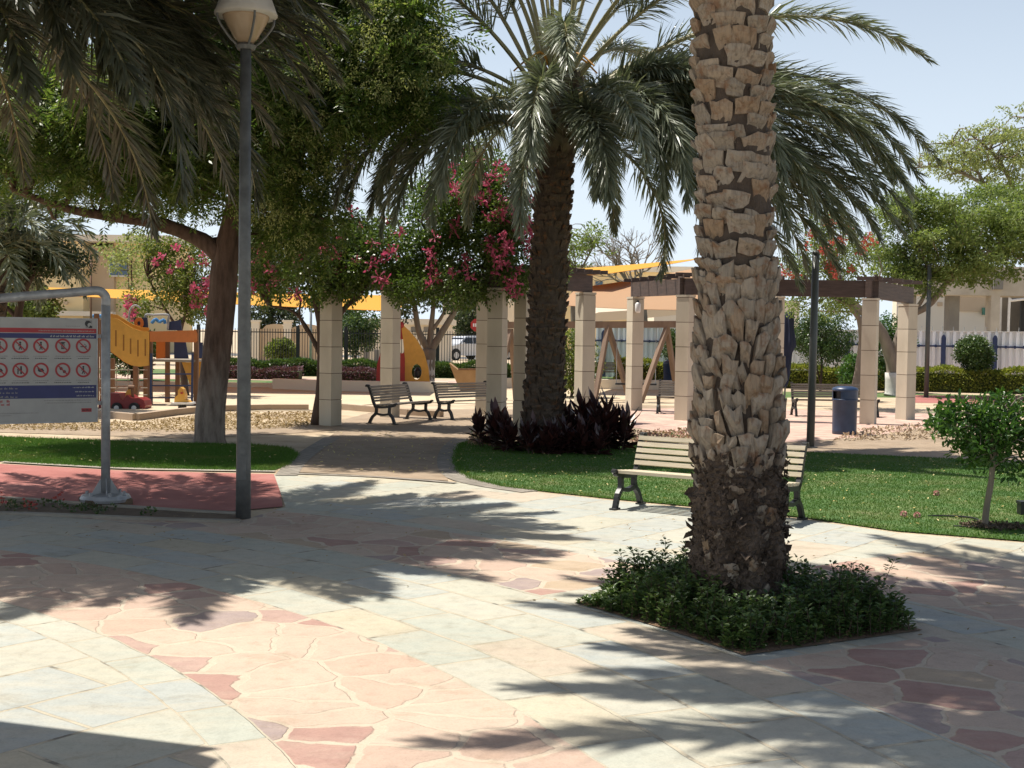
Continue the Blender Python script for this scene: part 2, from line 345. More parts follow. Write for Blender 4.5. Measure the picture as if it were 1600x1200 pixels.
    stone = k.mix(k.math('MULTIPLY', k.ramp(k.noise(k.pos((1, 3, 1)), 2.2, 8, .62, 1.2), [(.45, (0, 0, 0)), (.7, (1, 1, 1))]), .4), stone, (.48, .38, .30))
    stone = k.mix(.45, stone, k.ramp(k.noise(pos, 7, 8, .65), [(.25, (.66, .64, .64)), (.5, (1, 1, 1)), (.8, (1.18, 1.15, 1.1))]), 'MULTIPLY')
    vs[1].inputs['Scale'].default_value = vs[0].inputs['Scale'].default_value
    rough_e = k.math('MULTIPLY', k.math('SUBTRACT', k.noise(pos, 22, 4, .7), .5), .045)
    wid = k.math('ADD', .012, k.math('MULTIPLY', k.noise(pos, 1.7, 2), .055))
    e = k.math('SUBTRACT', k.math('ADD', vs[1].outputs['Distance'], rough_e), wid)
    jm = k.math('SUBTRACT', 1., k.math('MINIMUM', k.math('MAXIMUM', k.math('MULTIPLY', e, 45.), 0.), 1.))
    cream = k.ramp(k.noise(pos, 6, 6), [(.3, (.485, .40, .31)), (.7, (.53, .445, .345))])
    crazy = k.mix(jm, stone, cream)
    # --- which paving where
    deg = k.math('MULTIPLY', A, 180/math.pi)
    z1 = ring(9.6, 10.91)
    z2 = k.math('MULTIPLY', ring(12.72, 14.25), k.math('ADD', k.math('LESS_THAN', deg, 28.7), k.math('GREATER_THAN', deg, 39.0)))
    z3 = k.math('MULTIPLY', ring(15.0, 16.9), k.math('LESS_THAN', deg, 37.4))
    z = k.math('MINIMUM', k.math('ADD', k.math('ADD', z1, z2), z3), 1.)
    col = k.mix(z, slab, crazy)
    grit = k.ramp(k.noise(pos, 70, 6, .75), [(.32, (.72, .70, .66)), (.5, (1, 1, 1)), (.7, (1.12, 1.1, 1.06))])
    col = k.mix(.5, col, grit, 'MULTIPLY')
    stain = k.ramp(k.noise(pos, 2.6, 9, .68, .6), [(.56, (1, 1, 1)), (.66, (.74, .71, .66)), (.8, (.6, .57, .52))])
    col = k.mix(.55, col, stain, 'MULTIPLY')
    col = k.mix(.35, col, k.ramp(k.noise(pos, .7, 5, .6), [(.3, (.72, .71, .69)), (.6, (1.06, 1.05, 1.03))]), 'MULTIPLY')
    k.l(col, k.p.inputs['Base Color']); k.p.inputs['Roughness'].default_value = .75; k.p.inputs['Specular IOR Level'].default_value = .3
    hb = k.math('SUBTRACT', k.math('MULTIPLY', k.noise(pos, 12, 8, .65), .35), fm(z, k.math('MULTIPLY', mort, .6), k.math('MULTIPLY', jm, .45)))
    k.bump(hb, .8, .016)
    return k.m
def pavers(name, cols, bw, rh, ang, mortc, ms=.006):
    k = NT(name); geo = k.n('ShaderNodeNewGeometry'); mp = k.n('ShaderNodeMapping'); mp.inputs['Rotation'].default_value = (0, 0, ang); k.l(geo.outputs['Position'], mp.inputs[0])
    b = k.n('ShaderNodeTexBrick'); k.l(mp.outputs[0], b.inputs['Vector']); b.inputs['Color1'].default_value = (0, 0, 0, 1); b.inputs['Color2'].default_value = (1, 1, 1, 1)
    b.inputs['Scale'].default_value = 1; b.inputs['Mortar Size'].default_value = ms; b.inputs['Brick Width'].default_value = bw; b.inputs['Row Height'].default_value = rh
    n = len(cols); c = k.ramp(b.outputs['Color'], [(i/max(n-1, 1), q) for i, q in enumerate(cols)])
    c = k.mix(k.math('MULTIPLY', b.outputs['Fac'], .7), c, mortc)
    c = k.mix(.6, c, k.ramp(k.noise(geo.outputs['Position'], 1.4, 7, .65), [(.3, (.72, .72, .7)), (.65, (1.1, 1.08, 1.05))]), 'MULTIPLY')
    k.l(c, k.p.inputs['Base Color']); k.p.inputs['Roughness'].default_value = .85; k.p.inputs['Specular IOR Level'].default_value = .25
    k.bump(k.noise(geo.outputs['Position'], 40, 4), .3, .005)
    return k.m
def g2(*pts): return [tuple(G(*p)[:2]) for p in pts]
soil = surf('sandy_soil', [(.34, .25, .16), (.47, .37, .25), (.55, .45, .32)], 1.2, .95, .6, 14, bdist=.03, detail=8)
sandm = surf('play_sand', [(.50, .40, .265), (.56, .455, .31)], .8, .95, .35, 18, bdist=.02)
lawnm = surf('lawn_turf', [(.045, .105, .022), (.065, .135, .03), (.11, .16, .045), (.19, .18, .08)], 1.5, .9, .8, 60, bdist=.02, detail=8)
redm = surf('red_rubber_track', [(.27, .09, .075), (.34, .12, .10), (.40, .17, .145)], 1.1, .9, .35, 60, bdist=.004, detail=8)
b = MB(); s = 3000; b.add([(-s, -s, 0), (s, -s, 0), (s, s, 0), (-s, s, 0)], (0, 1, 2, 3)); structure('ground', b, soil)
# far turf and road beyond the fences
b = MB(); b.flat([(-200, 95), (200, 95), (200, 104), (-200, 104)], .008); structure('road', b, plain('asphalt', (.10, .098, .095), .9))
plaza_edge = [(-30, -12), (30, -12), (30, 14)] + g2((2300, 905), (1900, 868), (1600, 849), (1400, 833), (1262, 813), (1110, 797), (960, 783), (860, 772), (760, 757), (728, 750), (700, 756), (560, 745), (455, 740), (428, 742), (446, 792), (372, 816), (200, 812), (0, 805)) + [(-30, 14.5)]
b = MB(); b.flat(plaza_edge, .004); structure('plaza_paving', b, paving())
tan_path = g2((455, 738), (480, 706), (530, 672), (480, 676), (300, 686), (0, 676)) + [(-30, 25.5), (-30, 27.2)] + g2((0, 664), (300, 672), (470, 664), (540, 655), (600, 640), (800, 640), (960, 632), (1210, 640), (1345, 660), (1440, 655), (1600, 672)) + [(30, 24)] + g2((1700, 735), (1490, 719), (1210, 706), (1000, 697), (870, 694), (740, 690), (704, 706), (692, 722), (700, 752), (560, 743))
tanp = pavers('tan_brick_path', [(.28, .21, .145), (.355, .275, .195), (.32, .25, .18)], .22, .11, rad(30), (.25, .19, .14))
b = MB(); b.flat(tan_path, .008); structure('tan_path', b, tanp)
pinkp = pavers('pink_paver_floor', [(.50, .32, .26), (.60, .45, .36), (.42, .27, .23), (.56, .40, .32)], .24, .12, rad(-20), (.4, .31, .25))
b = MB(); b.flat(g2((960, 640), (1100, 638), (1345, 640), (1480, 645), (1460, 668), (1345, 684), (1230, 692), (1100, 686), (985, 668)), .012); structure('pergola_floor', b, pinkp)
borderp = pavers('grey_paver_border', [(.24, .215, .18), (.30, .27, .23)], .24, .12, rad(60), (.12, .11, .1))
b = MB()
def band(pts, wd, z, mb):
    p = smooth_path([G(*q)[:2] for q in pts], 20); t = nrm(np.gradient(p, axis=0)); nn = np.c_[-t[:, 1], t[:, 0]]*wd/2
    a, c = p+nn, p-nn; V = np.r_[np.c_[a, np.full(20, z)], np.c_[c, np.full(20, z)]]; i = np.arange(19)
    mb.add(V, np.c_[i, i+1, i+21, i+20][:, ::-1])
band([(447, 744), (462, 725), (485, 706), (520, 684)], .30, .012, b); band([(722, 686), (706, 700), (700, 722), (712, 744), (752, 757), (830, 769)], .34, .012, b)
band([(455, 741), (560, 745), (640, 750), (712, 756)], .12, .016, b)
structure('paver_border', b, borderp)
lawn_poly = g2((722, 694), (740, 690), (870, 694), (1000, 697), (1210, 706), (1490, 719), (1700, 735)) + [(14, 19)] + g2((1900, 866), (1600, 847), (1400, 831), (1262, 811), (1110, 795), (960, 781), (860, 770), (790, 762), (740, 750), (718, 738), (712, 722), (714, 706))
b = MB(); b.flat(lawn_poly, .016); structure('lawn', b, lawnm)
left_lawn = [(-22, 21)] + g2((0, 684), (150, 690), (300, 695), (400, 697), (450, 702), (462, 712), (450, 726), (425, 737), (300, 735), (180, 732), (80, 727), (0, 722)) + [(-22, 17.6)]
b = MB(); b.flat(left_lawn, .016); structure('left_lawn', b, lawnm)
b = MB(); b.flat([(-22, 17.6)] + g2((0, 726), (180, 736), (300, 739), (428, 742), (438, 770), (442, 793), (360, 800), (200, 792), (0, 779)) + [(-22, 14.6)], .012); structure('red_track', b, redm)
kerbm = surf('pale_kerb', [(.27, .24, .19), (.37, .34, .28)], 3, .9, .2)
b = MB()
for pts in ([(-220, 774), (0, 780), (100, 787), (200, 794), (300, 801), (375, 805)], [(-220, 800), (0, 804), (120, 808), (240, 813), (375, 817)]):
    p = smooth_path([G(*q) for q in pts], 16)
    for a, c in zip(p[:-1], p[1:]): b.bar(a+(0, 0, .012), c+(0, 0, .012), .10, .035)
structure('bed_kerb', b, kerbm)
b = MB()
p = smooth_path([G(*q)[:2] for q in [(0, 724), (180, 734), (300, 737), (428, 739)]], 16)
b.add(np.r_[np.c_[p, np.full(16, .02)], np.c_[p+(0, .16), np.full(16, .02)]], [(i, i+1, i+17, i+16) for i in range(15)]); structure('track_edge', b, kerbm)
darksoil = surf('dark_bed_soil', [(.10, .07, .045), (.17, .125, .08)], 5, .95, .9, 20, bdist=.03, detail=8)
b = MB(); b.flat([(-22, 14.3)] + g2((0, 782), (200, 796), (375, 806), (375, 816), (240, 812), (0, 803)) + [(-22, 13.3)], .014); structure('flower_bed', b, darksoil)
bed_poly = [polar(12.74, a) for a in np.linspace(29.3, 37.4, 8)] + [polar(14.3, a) for a in np.linspace(37.4, 29.3, 8)]
b = MB(); b.flat(bed_poly, .012); structure('palm_bed', b, surf('reddish_bed_soil', [(.17, .10, .06), (.28, .18, .11)], 6, .95, .9, 25, bdist=.03))
# play area: sand pad with a raised edge, low wall at its back
b = MB(); b.flat([(-40, 29.2)] + g2((0, 640), (148, 651), (212, 657), (330, 643), (520, 642), (560, 634), (640, 628), (760, 632), (900, 628), (1080, 622), (1180, 610)) + [(6, 47.5), (-40, 47.5)], .014); structure('play_sand', b, sandm)
b = MB()
for pts in ([(-200, 634), (0, 641), (100, 647), (150, 651), (212, 657), (270, 649), (330, 643), (420, 641), (482, 641)], [(526, 639), (560, 642), (640, 649), (690, 652)]):
    p = [G(*q) for q in pts]
    for a, c in zip(p[:-1], p[1:]): b.bar(a+(0, 0, .07), c+(0, 0, .07), .16, .15)
structure('sand_kerb', b, surf('brown_kerb', [(.34, .25, .17), (.42, .32, .23)], 2, .9, .2))
b = MB()
for pts in ([(430, 608), (500, 611), (600, 613), (700, 614)], [(760, 606), (860, 607), (1000, 609), (1090, 611)]):
    p = [G(*q) for q in pts]
    for a, c in zip(p[:-1], p[1:]): b.bar(a+(0, 0, .18), c+(0, 0, .18), .3, .36)
wl = b.build('low_wall', M_['cream2']); tag(wl, 'low cream wall along the back of the play sand', 'wall')
b = MB()
p = [G(0, 601), G(260, 604), G(425, 606)]
for a, c in zip(p[:-1], p[1:]): b.bar(a+(0, 0, .08), c+(0, 0, .08), .3, .16)
structure('sand_step', b, M_['cream2'])
# far strips between play area and fences
b = MB(); b.flat([(-60, 50), (30, 50), (30, 52.5), (-60, 52.5)], .012); structure('far_path', b, pinkp)
b = MB(); b.flat([(-60, 47.8), (2, 47.8), (4, 49.9), (-60, 49.9)], .010); b.flat([(3, 41), (30, 38.5), (30, 43), (14, 46.3), (5, 46.3)], .010); b.flat([(-70, 55), (60, 55), (60, 62), (-70, 62)], .010); structure('far_lawn', b, lawnm)
b = MB(); b.flat(g2((1230, 640), (1480, 648), (1700, 650), (1700, 625), (1480, 622), (1230, 622)), .014); structure('red_soil', b, soil)
b = MB(); b.flat(g2((1420, 630), (1700, 634), (1700, 622), (1420, 618)), .02); structure('far_red_track', b, redm)

# grass blades on the two lawns, fallen leaves
rng = np.random.default_rng(11)
def blades(name, poly, n, h=.03):
    p = sample_poly(rng, poly, n); p = np.c_[p, np.full(n, .014)]
    d = np.c_[rng.normal(0, .45, (n, 2)), np.ones(n)]
    m = MB(); m.leaves(p, d, rng.normal(size=(n, 3)), rng.uniform(.5, 1.3, n)*h, .006+.004*rng.random(n), belly=.3)
    e = np.array([(q[0], q[1]) for q in poly]); e2 = np.roll(e, -1, 0); ln = np.linalg.norm(e2-e, axis=1); k = int(n*.07); i = rng.choice(len(e), k, p=ln/ln.sum()); f = rng.random((k, 1))
    pe = e[i]*(1-f)+e2[i]*f+rng.normal(0, .035, (k, 2)); d = np.c_[rng.normal(0, .6, (k, 2)), np.ones(k)]; m.leaves(np.c_[pe, np.full(k, .012)], d, rng.normal(size=(k, 3)), rng.uniform(.7, 1.9, k)*h, .007, belly=.3)
    tag(m.build(name, M_['blade']), kind='stuff')
blades('grass', [q for q in lawn_poly], 210000, .024)
blades('left_grass', g2((-40, 683), (150, 690), (300, 695), (400, 697), (450, 702), (462, 712), (450, 726), (425, 737), (300, 735), (180, 732), (80, 727), (-40, 720)), 70000, .04)
def litter(name, poly, n, L, m, z=.02, mat=None, up=.25):
    p = sample_poly(rng, poly, n); p = np.c_[p, np.full(n, z)+rng.random(n)*.015]
    b = MB(); nn = np.c_[rng.normal(0, up, (n, 2)), np.ones(n)]; d = np.c_[rng.normal(size=(n, 2)), rng.normal(0, up, n)]
    b.leaves(p, d, nn, L*rng.uniform(.5, 1.3, n), L*.5*rng.uniform(.6, 1.3, n), fold=.3)
    tag(b.build(name, m), kind='stuff')
litter('fallen_leaves', [(-16, 27)] + g2((0, 652), (212, 662), (330, 647), (480, 645), (530, 650), (480, 668), (300, 676), (0, 672)), 7500, .07, M_['litter'], up=.45)
litter('lawn_leaves', lawn_poly, 700, .042, M_['yellow_litter'], .035)
litter('left_lawn_leaves', g2((0, 686), (440, 702), (425, 735), (0, 720)), 80, .045, M_['yellow_litter'], .04)
litter('paving_leaves', g2((0, 830), (600, 780), (1300, 830), (1600, 860), (1600, 1100), (800, 960)), 160, .04, M_['litter'], .012)
litter('path_leaves', g2((470, 735), (540, 670), (720, 690), (700, 745)), 160, .05, M_['yellow_litter'], .02)
litter('soil_clods', g2((1300, 690), (1345, 672), (1480, 660), (1480, 688)), 900, .09, soil, .02, up=.8)
# ------------------------------------------------------------------ palms
def frond(mb, rng, base, az, el, L, bend, blade=.48, n=80, drift=0., vee=.45, sag=.18, w0=.033, q0=.13, rw=.032, veto=None):
    s = np.linspace(0, 1, 28); e = el-bend*s**1.5; a = az+drift*s**2
    t = np.c_[np.cos(e)*np.cos(a), np.cos(e)*np.sin(a), np.sin(e)]
    p = np.array(base)+np.r_[np.zeros((1, 3)), np.cumsum((t[1:]+t[:-1])/2, 0)*L/27]
    if veto and veto(p): return
    mb.tube(p, rw*(1-s)**.8*(L/4.5)+.005, 5, 1)
    q = np.sort(rng.uniform(q0, 1, n)); q = np.r_[q, np.sort(rng.uniform(q0, 1, n))]; sg = np.r_[np.ones(n), -np.ones(n)][:, None]
    pp = np.stack([np.interp(q, s, p[:, i]) for i in range(3)], 1); tt = nrm(np.stack([np.interp(q, s, t[:, i]) for i in range(3)], 1))
    side = np.array([-math.sin(az), math.cos(az), 0]); side = nrm(np.cross(tt, np.array([0, 0, 1.]))+side*-.25); up = np.cross(side, tt)
    ang = (rad(62)-rad(36)*q+rng.normal(0, .10, 2*n))[:, None]; v = (rng.choice([-.35, .15, .6, 1.0], 2*n)+rng.normal(0, .16, 2*n))[:, None]
    d = tt*np.cos(ang)+(side*sg*np.cos(v)+up*np.sin(v))*np.sin(ang)
    ln = (blade*np.clip(.45+1.1*np.sin(np.pi*np.clip((q-.05)/.95, 0, 1)**.8), .35, 1.25)*rng.uniform(.85, 1.12, 2*n))[:, None]
    d1 = nrm(d-np.array([0, 0, sag*.4])); d2 = nrm(d-np.array([0, 0, sag*1.6+.1]))
    wv = nrm(np.cross(d1, up*1.+rng.normal(0, .5, (2*n, 3)))); W = w0*(.7+.6*rng.random((2*n, 1)))/2
    m = pp+d1*ln*.5; tip = m+d2*ln*.5
    V = np.stack([pp-wv*W*.45, pp+wv*W*.45, m+wv*W, m-wv*W, tip], 1).reshape(-1, 3); b = np.arange(2*n)[:, None]*5
    mb.add(V, b+np.array([[0, 1, 2, 3]]), 0); mb.more(b+np.array([[3, 2, 4]]), 0)
def boots(mb, rng, path, R, z0, z1, row, wid, tall, lo, hi, jit=.12, keep=1., taper=0., fill=1., colmi=0):
    z = z0; k = 0
    while z < z1:
        f = (z-z0)/max(z1-z0, 1e-6); Rz = R(z); n = max(5, int(round(2*math.pi*Rz/(wid*.97)))); off = rng.random()*.25+(k % 2)*.5
        for j in range(n):
            if rng.random() > keep: continue
            ph = (j+off+rng.normal(0, .09))*2*math.pi/n; wd = wid*rng.uniform(.72, 1.2); h = tall*rng.uniform(.72, 1.18); zc = z+rng.normal(0, row*.13)+.028*math.sin(ph*2+k*1.7)
            dp = rng.normal(0, .006); l0 = lo*rng.uniform(.4, 1.3)+dp; h0 = hi*rng.uniform(.55, 1.35)+dp; tw = rng.normal(0, .14)
            o = np.array([(-.46, -.47), (0, -.51), (.46, -.47), (.5, -.1), (.49, .46), (.17, .51), (-.2, .50), (-.49, .45), (-.5, -.12)])
            o = o+rng.normal(0, jit*.38, o.shape); o[:, 0] *= 1-taper*(.5-o[:, 1]); o = o*(wd*fill*.93, h*fill); o = np.c_[o[:, 0]*math.cos(tw)-o[:, 1]*math.sin(tw), o[:, 0]*math.sin(tw)+o[:, 1]*math.cos(tw)]
            def put(o, nn):
                zz = zc+o[:, 1]; c = np.array([path(v) for v in zz]); a = ph+o[:, 0]/Rz
                return np.c_[c[:, 0]+(Rz+nn)*np.cos(a), c[:, 1]+(Rz+nn)*np.sin(a), zz]
            q = np.clip(o[:, 1]/h+.5, 0, 1); nn = l0+(h0-l0)*q; n9 = len(o); i = np.arange(n9); kk = (i+1) % n9
            rm = rng.normal(0, .004, n9)
            V = np.r_[put(o*(.8, .95)-(0, h*.10), np.full(n9, -.05)), put(o, nn-.005), put(o*.965, nn+rm), put(o*.45, nn+rng.normal(.001, .003, n9))]
            mb.add(V, np.r_[np.c_[i, kk, kk+n9, i+n9], np.c_[i+n9, kk+n9, kk+2*n9, i+2*n9], np.c_[i+2*n9, kk+2*n9, kk+3*n9, i+3*n9]], colmi); mb.more(i+3*n9, colmi)
        z += row*rng.uniform(.88, 1.12); k += 1
def core(mb, rng, path, R, z0, z1, amp, seg=48, dz=.05, mi=1, off=-.004):
    nz = max(2, int((z1-z0)/dz)); zz = np.linspace(z0, z1, nz); an = np.linspace(0, 2*math.pi, seg, endpoint=False)
    V = []
    for z in zz:
        c = path(z); a_ = amp(z)
        r = R(z)+off+rng.normal(0, 1, seg)*a_*.5+a_*1.2*np.sin(an*5+z*9)*np.sin(an*3-z*7+1)
        V.append(np.c_[c[0]+r*np.cos(an), c[1]+r*np.sin(an), np.full(seg, z)])
    V = np.concatenate(V); i, j = np.meshgrid(np.arange(nz-1), np.arange(seg), indexing='ij'); i = i.ravel(); j = j.ravel(); k = (j+1) % seg
    mb.add(V, np.c_[i*seg+j, i*seg+k, (i+1)*seg+k, (i+1)*seg+j], mi)
def bootmat(name, cols, fib_crevice):
    k = NT(name); c = k.ramp(k.island(), [(i/(len(cols)-1), q) for i, q in enumerate(cols)])
    v = k.pos((9, 9, 1.2)); h = k.noise(v, 5, 6, .65); c = k.mix(.75, c, k.ramp(h, [(.3, fib_crevice), (.5, (.9, .9, .9)), (.75, (1.2, 1.17, 1.1))]), 'MULTIPLY')  # fibre streaks, with the dark of the crevices put into the colour
    st = k.noise(k.pos((2, 2, 2)), 6, 5, .6); c = k.mix(k.ramp(st, [(.52, (0, 0, 0)), (.68, (.65, .65, .65))]), c, (.19, .085, .035))
    k.l(c, k.p.inputs['Base Color']); k.p.inputs['Roughness'].default_value = .85; k.p.inputs['Specular IOR Level'].default_value = .2
    k.bump(k.math('ADD', h, k.math('MULTIPLY', k.noise(k.pos((60, 60, 10)), 5, 4), .5)), .8, .012); return k.m
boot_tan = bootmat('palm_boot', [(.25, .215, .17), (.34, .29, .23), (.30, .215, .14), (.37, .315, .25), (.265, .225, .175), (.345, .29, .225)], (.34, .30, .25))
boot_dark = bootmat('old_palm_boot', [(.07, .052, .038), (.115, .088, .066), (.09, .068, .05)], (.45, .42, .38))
fibre = surf('palm_fibre', [(.045, .033, .024), (.10, .074, .054)], 7, .95, 1., 30, (1, 1, .35), bdist=.03)
rootm = surf('root_mass', [(.045, .031, .022), (.095, .068, .048), (.15, .11, .08)], 5, .95, 1., 22, (1.4, 1.4, .6), bdist=.04, detail=8)

# near palm in the paving
rng = np.random.default_rng(5)
PX, PY = 1.63, 9.05
pt = thing('date_palm', 'thickest date palm, standing in the leafy bed cut into the paving', 'palm tree', (PX, PY, 0))
lean = lambda z: (-.030*z+.02*math.sin(z*.8), .02*math.sin(z*.6))
R1_ = lambda z: .244+.005*max(0, z-2.4)+.062*math.exp(-((z-.45)/.75)**2)+.026*math.exp(-((z-1.5)/.6)**2)
b = MB(); core(b, rng, lean, R1_, 0, 8.0, lambda z: .026 if z < 1.05 else .007, 56, .035, 1)
boots(b, rng, lean, R1_, 2.35, 8.0, .118, .182, .136, -.002, .042, .15, 1., 0., 1.0)
boots(b, rng, lean, R1_, 1.10, 2.42, .125, .105, .26, -.022, .05, .14, 1., .30, 1.06)
boots(b, rng, lean, R1_, .25, 1.15, .16, .09, .16, -.03, .03, .3, .35)
tk = b.build('trunk', [boot_tan, fibre], pt)
b = MB(); core(b, rng, lean, lambda z: R1_(z)+.006, 0, 1.14, lambda z: .026, 84, .018, 0, 0.)
n = 2200; z = rng.uniform(.02, 1.2, n); a = rng.uniform(0, 6.283, n); r = np.array([R1_(k) for k in z])+rng.uniform(-.01, .035, n)
p = np.c_[r*np.cos(a), r*np.sin(a), z]; out = np.c_[np.cos(a), np.sin(a), np.zeros(n)]
b.leaves(p, out*.12+np.c_[rng.normal(0, .45, (n, 2)), rng.normal(-.3, .8, n)], out+rng.normal(0, .3, (n, 3)), rng.uniform(.015, .055, n), rng.uniform(.012, .04, n), 0, .4)
n = 90; z = rng.uniform(.1, 1.15, n); a = rng.uniform(0, 6.283, n); r = np.array([R1_(k) for k in z])-.01; out = np.c_[np.cos(a), np.sin(a), np.zeros(n)]
b.leaves(np.c_[r*np.cos(a), r*np.sin(a), z], out*.55+np.c_[rng.normal(0, .3, (n, 2)), rng.normal(.35, .4, n)], out+rng.normal(0, .4, (n, 3)), rng.uniform(.06, .13, n), rng.uniform(.04, .09, n), 0, .5)
b.build('root_mass', [rootm], pt)
def above_frame(p): return any(0 < x < 1600 and y > -110 for x, y in (project(v+np.array([PX, PY, 0])) for v in p[::3]))
b = MB(); top = np.array([lean(8)[0], lean(8)[1], 7.85])
for i in range(110):
    f = i/110; az = i*2.39996+rng.normal(0, .12); el = rad(78-92*f+rng.normal(0, 5)); L = 2.7+1.5*min(1, f*2.2)
    frond(b, rng, top+np.array([.2*math.cos(az), .2*math.sin(az), .75*(1-f)]), az, el, L, rad(52+45*f+rng.normal(0, 7)), n=110, w0=.04, veto=above_frame)
for i in range(40):
    az = i*2.39996+.4; frond(b, rng, top+np.array([.2*math.cos(az), .2*math.sin(az), .2]), az, rad(rng.uniform(12, 48)), rng.uniform(4.6, 5.4), rad(rng.uniform(48, 66)), n=150, w0=.045, veto=above_frame)
b.build('crown', [M_['frond'], M_['rachis']], pt)

# middle palm on the lawn
rng = np.random.default_rng(8)
B2 = G(848, 700); pt = thing('date_palm', 'dark trunked date palm arching over the lawn with dark red plants round its foot', 'palm tree', B2)
T2 = P(868, 215, B2[1])-B2
lean2 = lambda z: (T2[0]*(max(z, 0)/T2[2])**1.3, 0.)
R2_ = lambda z: .325+.09*math.exp(-(z/.6)**2)-.006*z+.05*max(0, (z-4.6))*.5
b = MB(); core(b, rng, lean2, R2_, 0, 5.6, lambda z: .014, 40, .06, 1)
boots(b, rng, lean2, R2_, .1, 5.3, .15, .17, .17, -.02, .05, .2, .9)
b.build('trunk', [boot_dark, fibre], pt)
b = MB(); c2 = T2+np.array([0, 0, .05])
boots(b, rng, lean2, lambda z: .36, 5.2, 6.3, .17, .16, .42, -.05, .10, .15, .8)
b.build('leaf_bases', [surf('green_leaf_base', [(.06, .05, .03), (.11, .085, .05), (.08, .05, .035)], 3, .7, .4)], pt)
b = MB()
def px_frond(mb, rng, c, az_deg, el, L, bend, **kw): frond(mb, rng, c, rad(az_deg), rad(el), L, rad(bend), **kw)
for i in range(56):
    f = i/56; az = i*2.39996; el = rad(84-88*f+rng.normal(0, 5))
    if math.cos(az) < -.35 and .22 < f < .75: continue
    if math.cos(az) > .3 and .22 < f < .62 and i % 2: continue
    if math.sin(az) < -.5 and .15 < f < .7 and i % 3: continue
    L = (3.7+1.2*min(1, f*2)+rng.normal(0, .2))*(1-.26*max(0, f-.45)/.55)
    frond(b, rng, c2+np.array([.22*math.cos(az), .22*math.sin(az), 1.15*(1-f)+.1]), az, el, L, rad(34+74*f+rng.normal(0, 9)), n=230, sag=.22, w0=.026, q0=.46-.26*f, rw=.042, blade=.44)
for az, el, L, bend in ((-4, 22, 6.8, 75), (4, 18, 6.6, 76), (-10, 20, 6.6, 80), (-16, 16, 6.2, 76), (10, 8, 6.0, 70), (-26, 12, 5.2, 90), (-2, 36, 6.6, 72), (-6, 5, 6.2, 62), (4, 0, 6.0, 58), (-14, 8, 6.3, 66), (-20, 2, 5.5, 62), (-4, -6, 5.4, 56), (-34, 20, 4.8, 100),
                        (186, 28, 4.9, 106), (196, 12, 4.4, 96), (176, 16, 4.6, 84), (205, 30, 4.6, 118), (184, 64, 5.2, 50), (196, 52, 5.2, 66), (174, 73, 5.4, 44), (215, 0, 3.8, 85), (180, 2, 3.6, 80), (168, 15, 4.3, 98), (236, 10, 3.9, 100), (262, 20, 3.6, 110), (285, 5, 3.4, 98), (305, 15, 3.8, 104), (320, 25, 4.4, 104), (335, 0, 3.9, 85)):
    for _ in range(2 if math.cos(rad(az)) > 0 and el < 30 else 1): px_frond(b, rng, c2+np.array([.3*math.cos(rad(az)), .3*math.sin(rad(az)), .25+el/120]), az+rng.normal(0, 5)*_, el-4*_+rng.normal(0, 3)*_, L*(1-.06*_), bend, n=260, sag=.16, w0=.029, drift=rng.normal(0, .12), q0=.24, blade=.5, rw=.036)
b.build('crown', [M_['frond'], M_['rachis']], pt)
b = MB()
for k in range(7):
    az = k*.9+.3; q = smooth_path([c2+(0, 0, .8), c2+(.35*math.cos(az), .35*math.sin(az), 1.35), c2+(.75*math.cos(az), .75*math.sin(az), 1.1)], 8); b.tube(q, np.linspace(.03, .015, 8), 5)
b.build('flower_stalk', [plain('orange_flower_stalk', (.50, .24, .03), .5)], pt)

# left palm: trunk beside the frame, fronds hanging into it
rng = np.random.default_rng(21)
pt = thing('date_palm', 'date palm at the top left whose dark fronds overhang the lamp post', 'palm tree', (-6.5, 14.0, 0))
lean3 = lambda z: (0, 0); R3_ = lambda z: .27
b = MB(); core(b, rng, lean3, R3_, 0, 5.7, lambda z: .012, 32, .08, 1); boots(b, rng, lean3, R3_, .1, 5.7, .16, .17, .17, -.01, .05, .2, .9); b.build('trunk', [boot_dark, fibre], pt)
def lamp_clear(p):
    for v in p[4:]:
        x, y = project(v+np.array([-6.5, 14.0, 0]))
        if 305 < x < 450 and -80 < y < 110 and v[1] < .3: return True
    return False
b = MB(); c3 = np.array([0, 0, 5.7])
for i in range(84):
    f = i/84; az = i*2.39996; el = rad(78-84*f+rng.normal(0, 5)); L = 3.1+1.5*min(1, f*2)
    frond(b, rng, c3+np.array([.2*math.cos(az), .2*math.sin(az), .9*(1-f)]), az, el, L, rad(44+34*f+rng.normal(0, 9)), n=200, sag=.1, w0=.028, veto=lamp_clear)
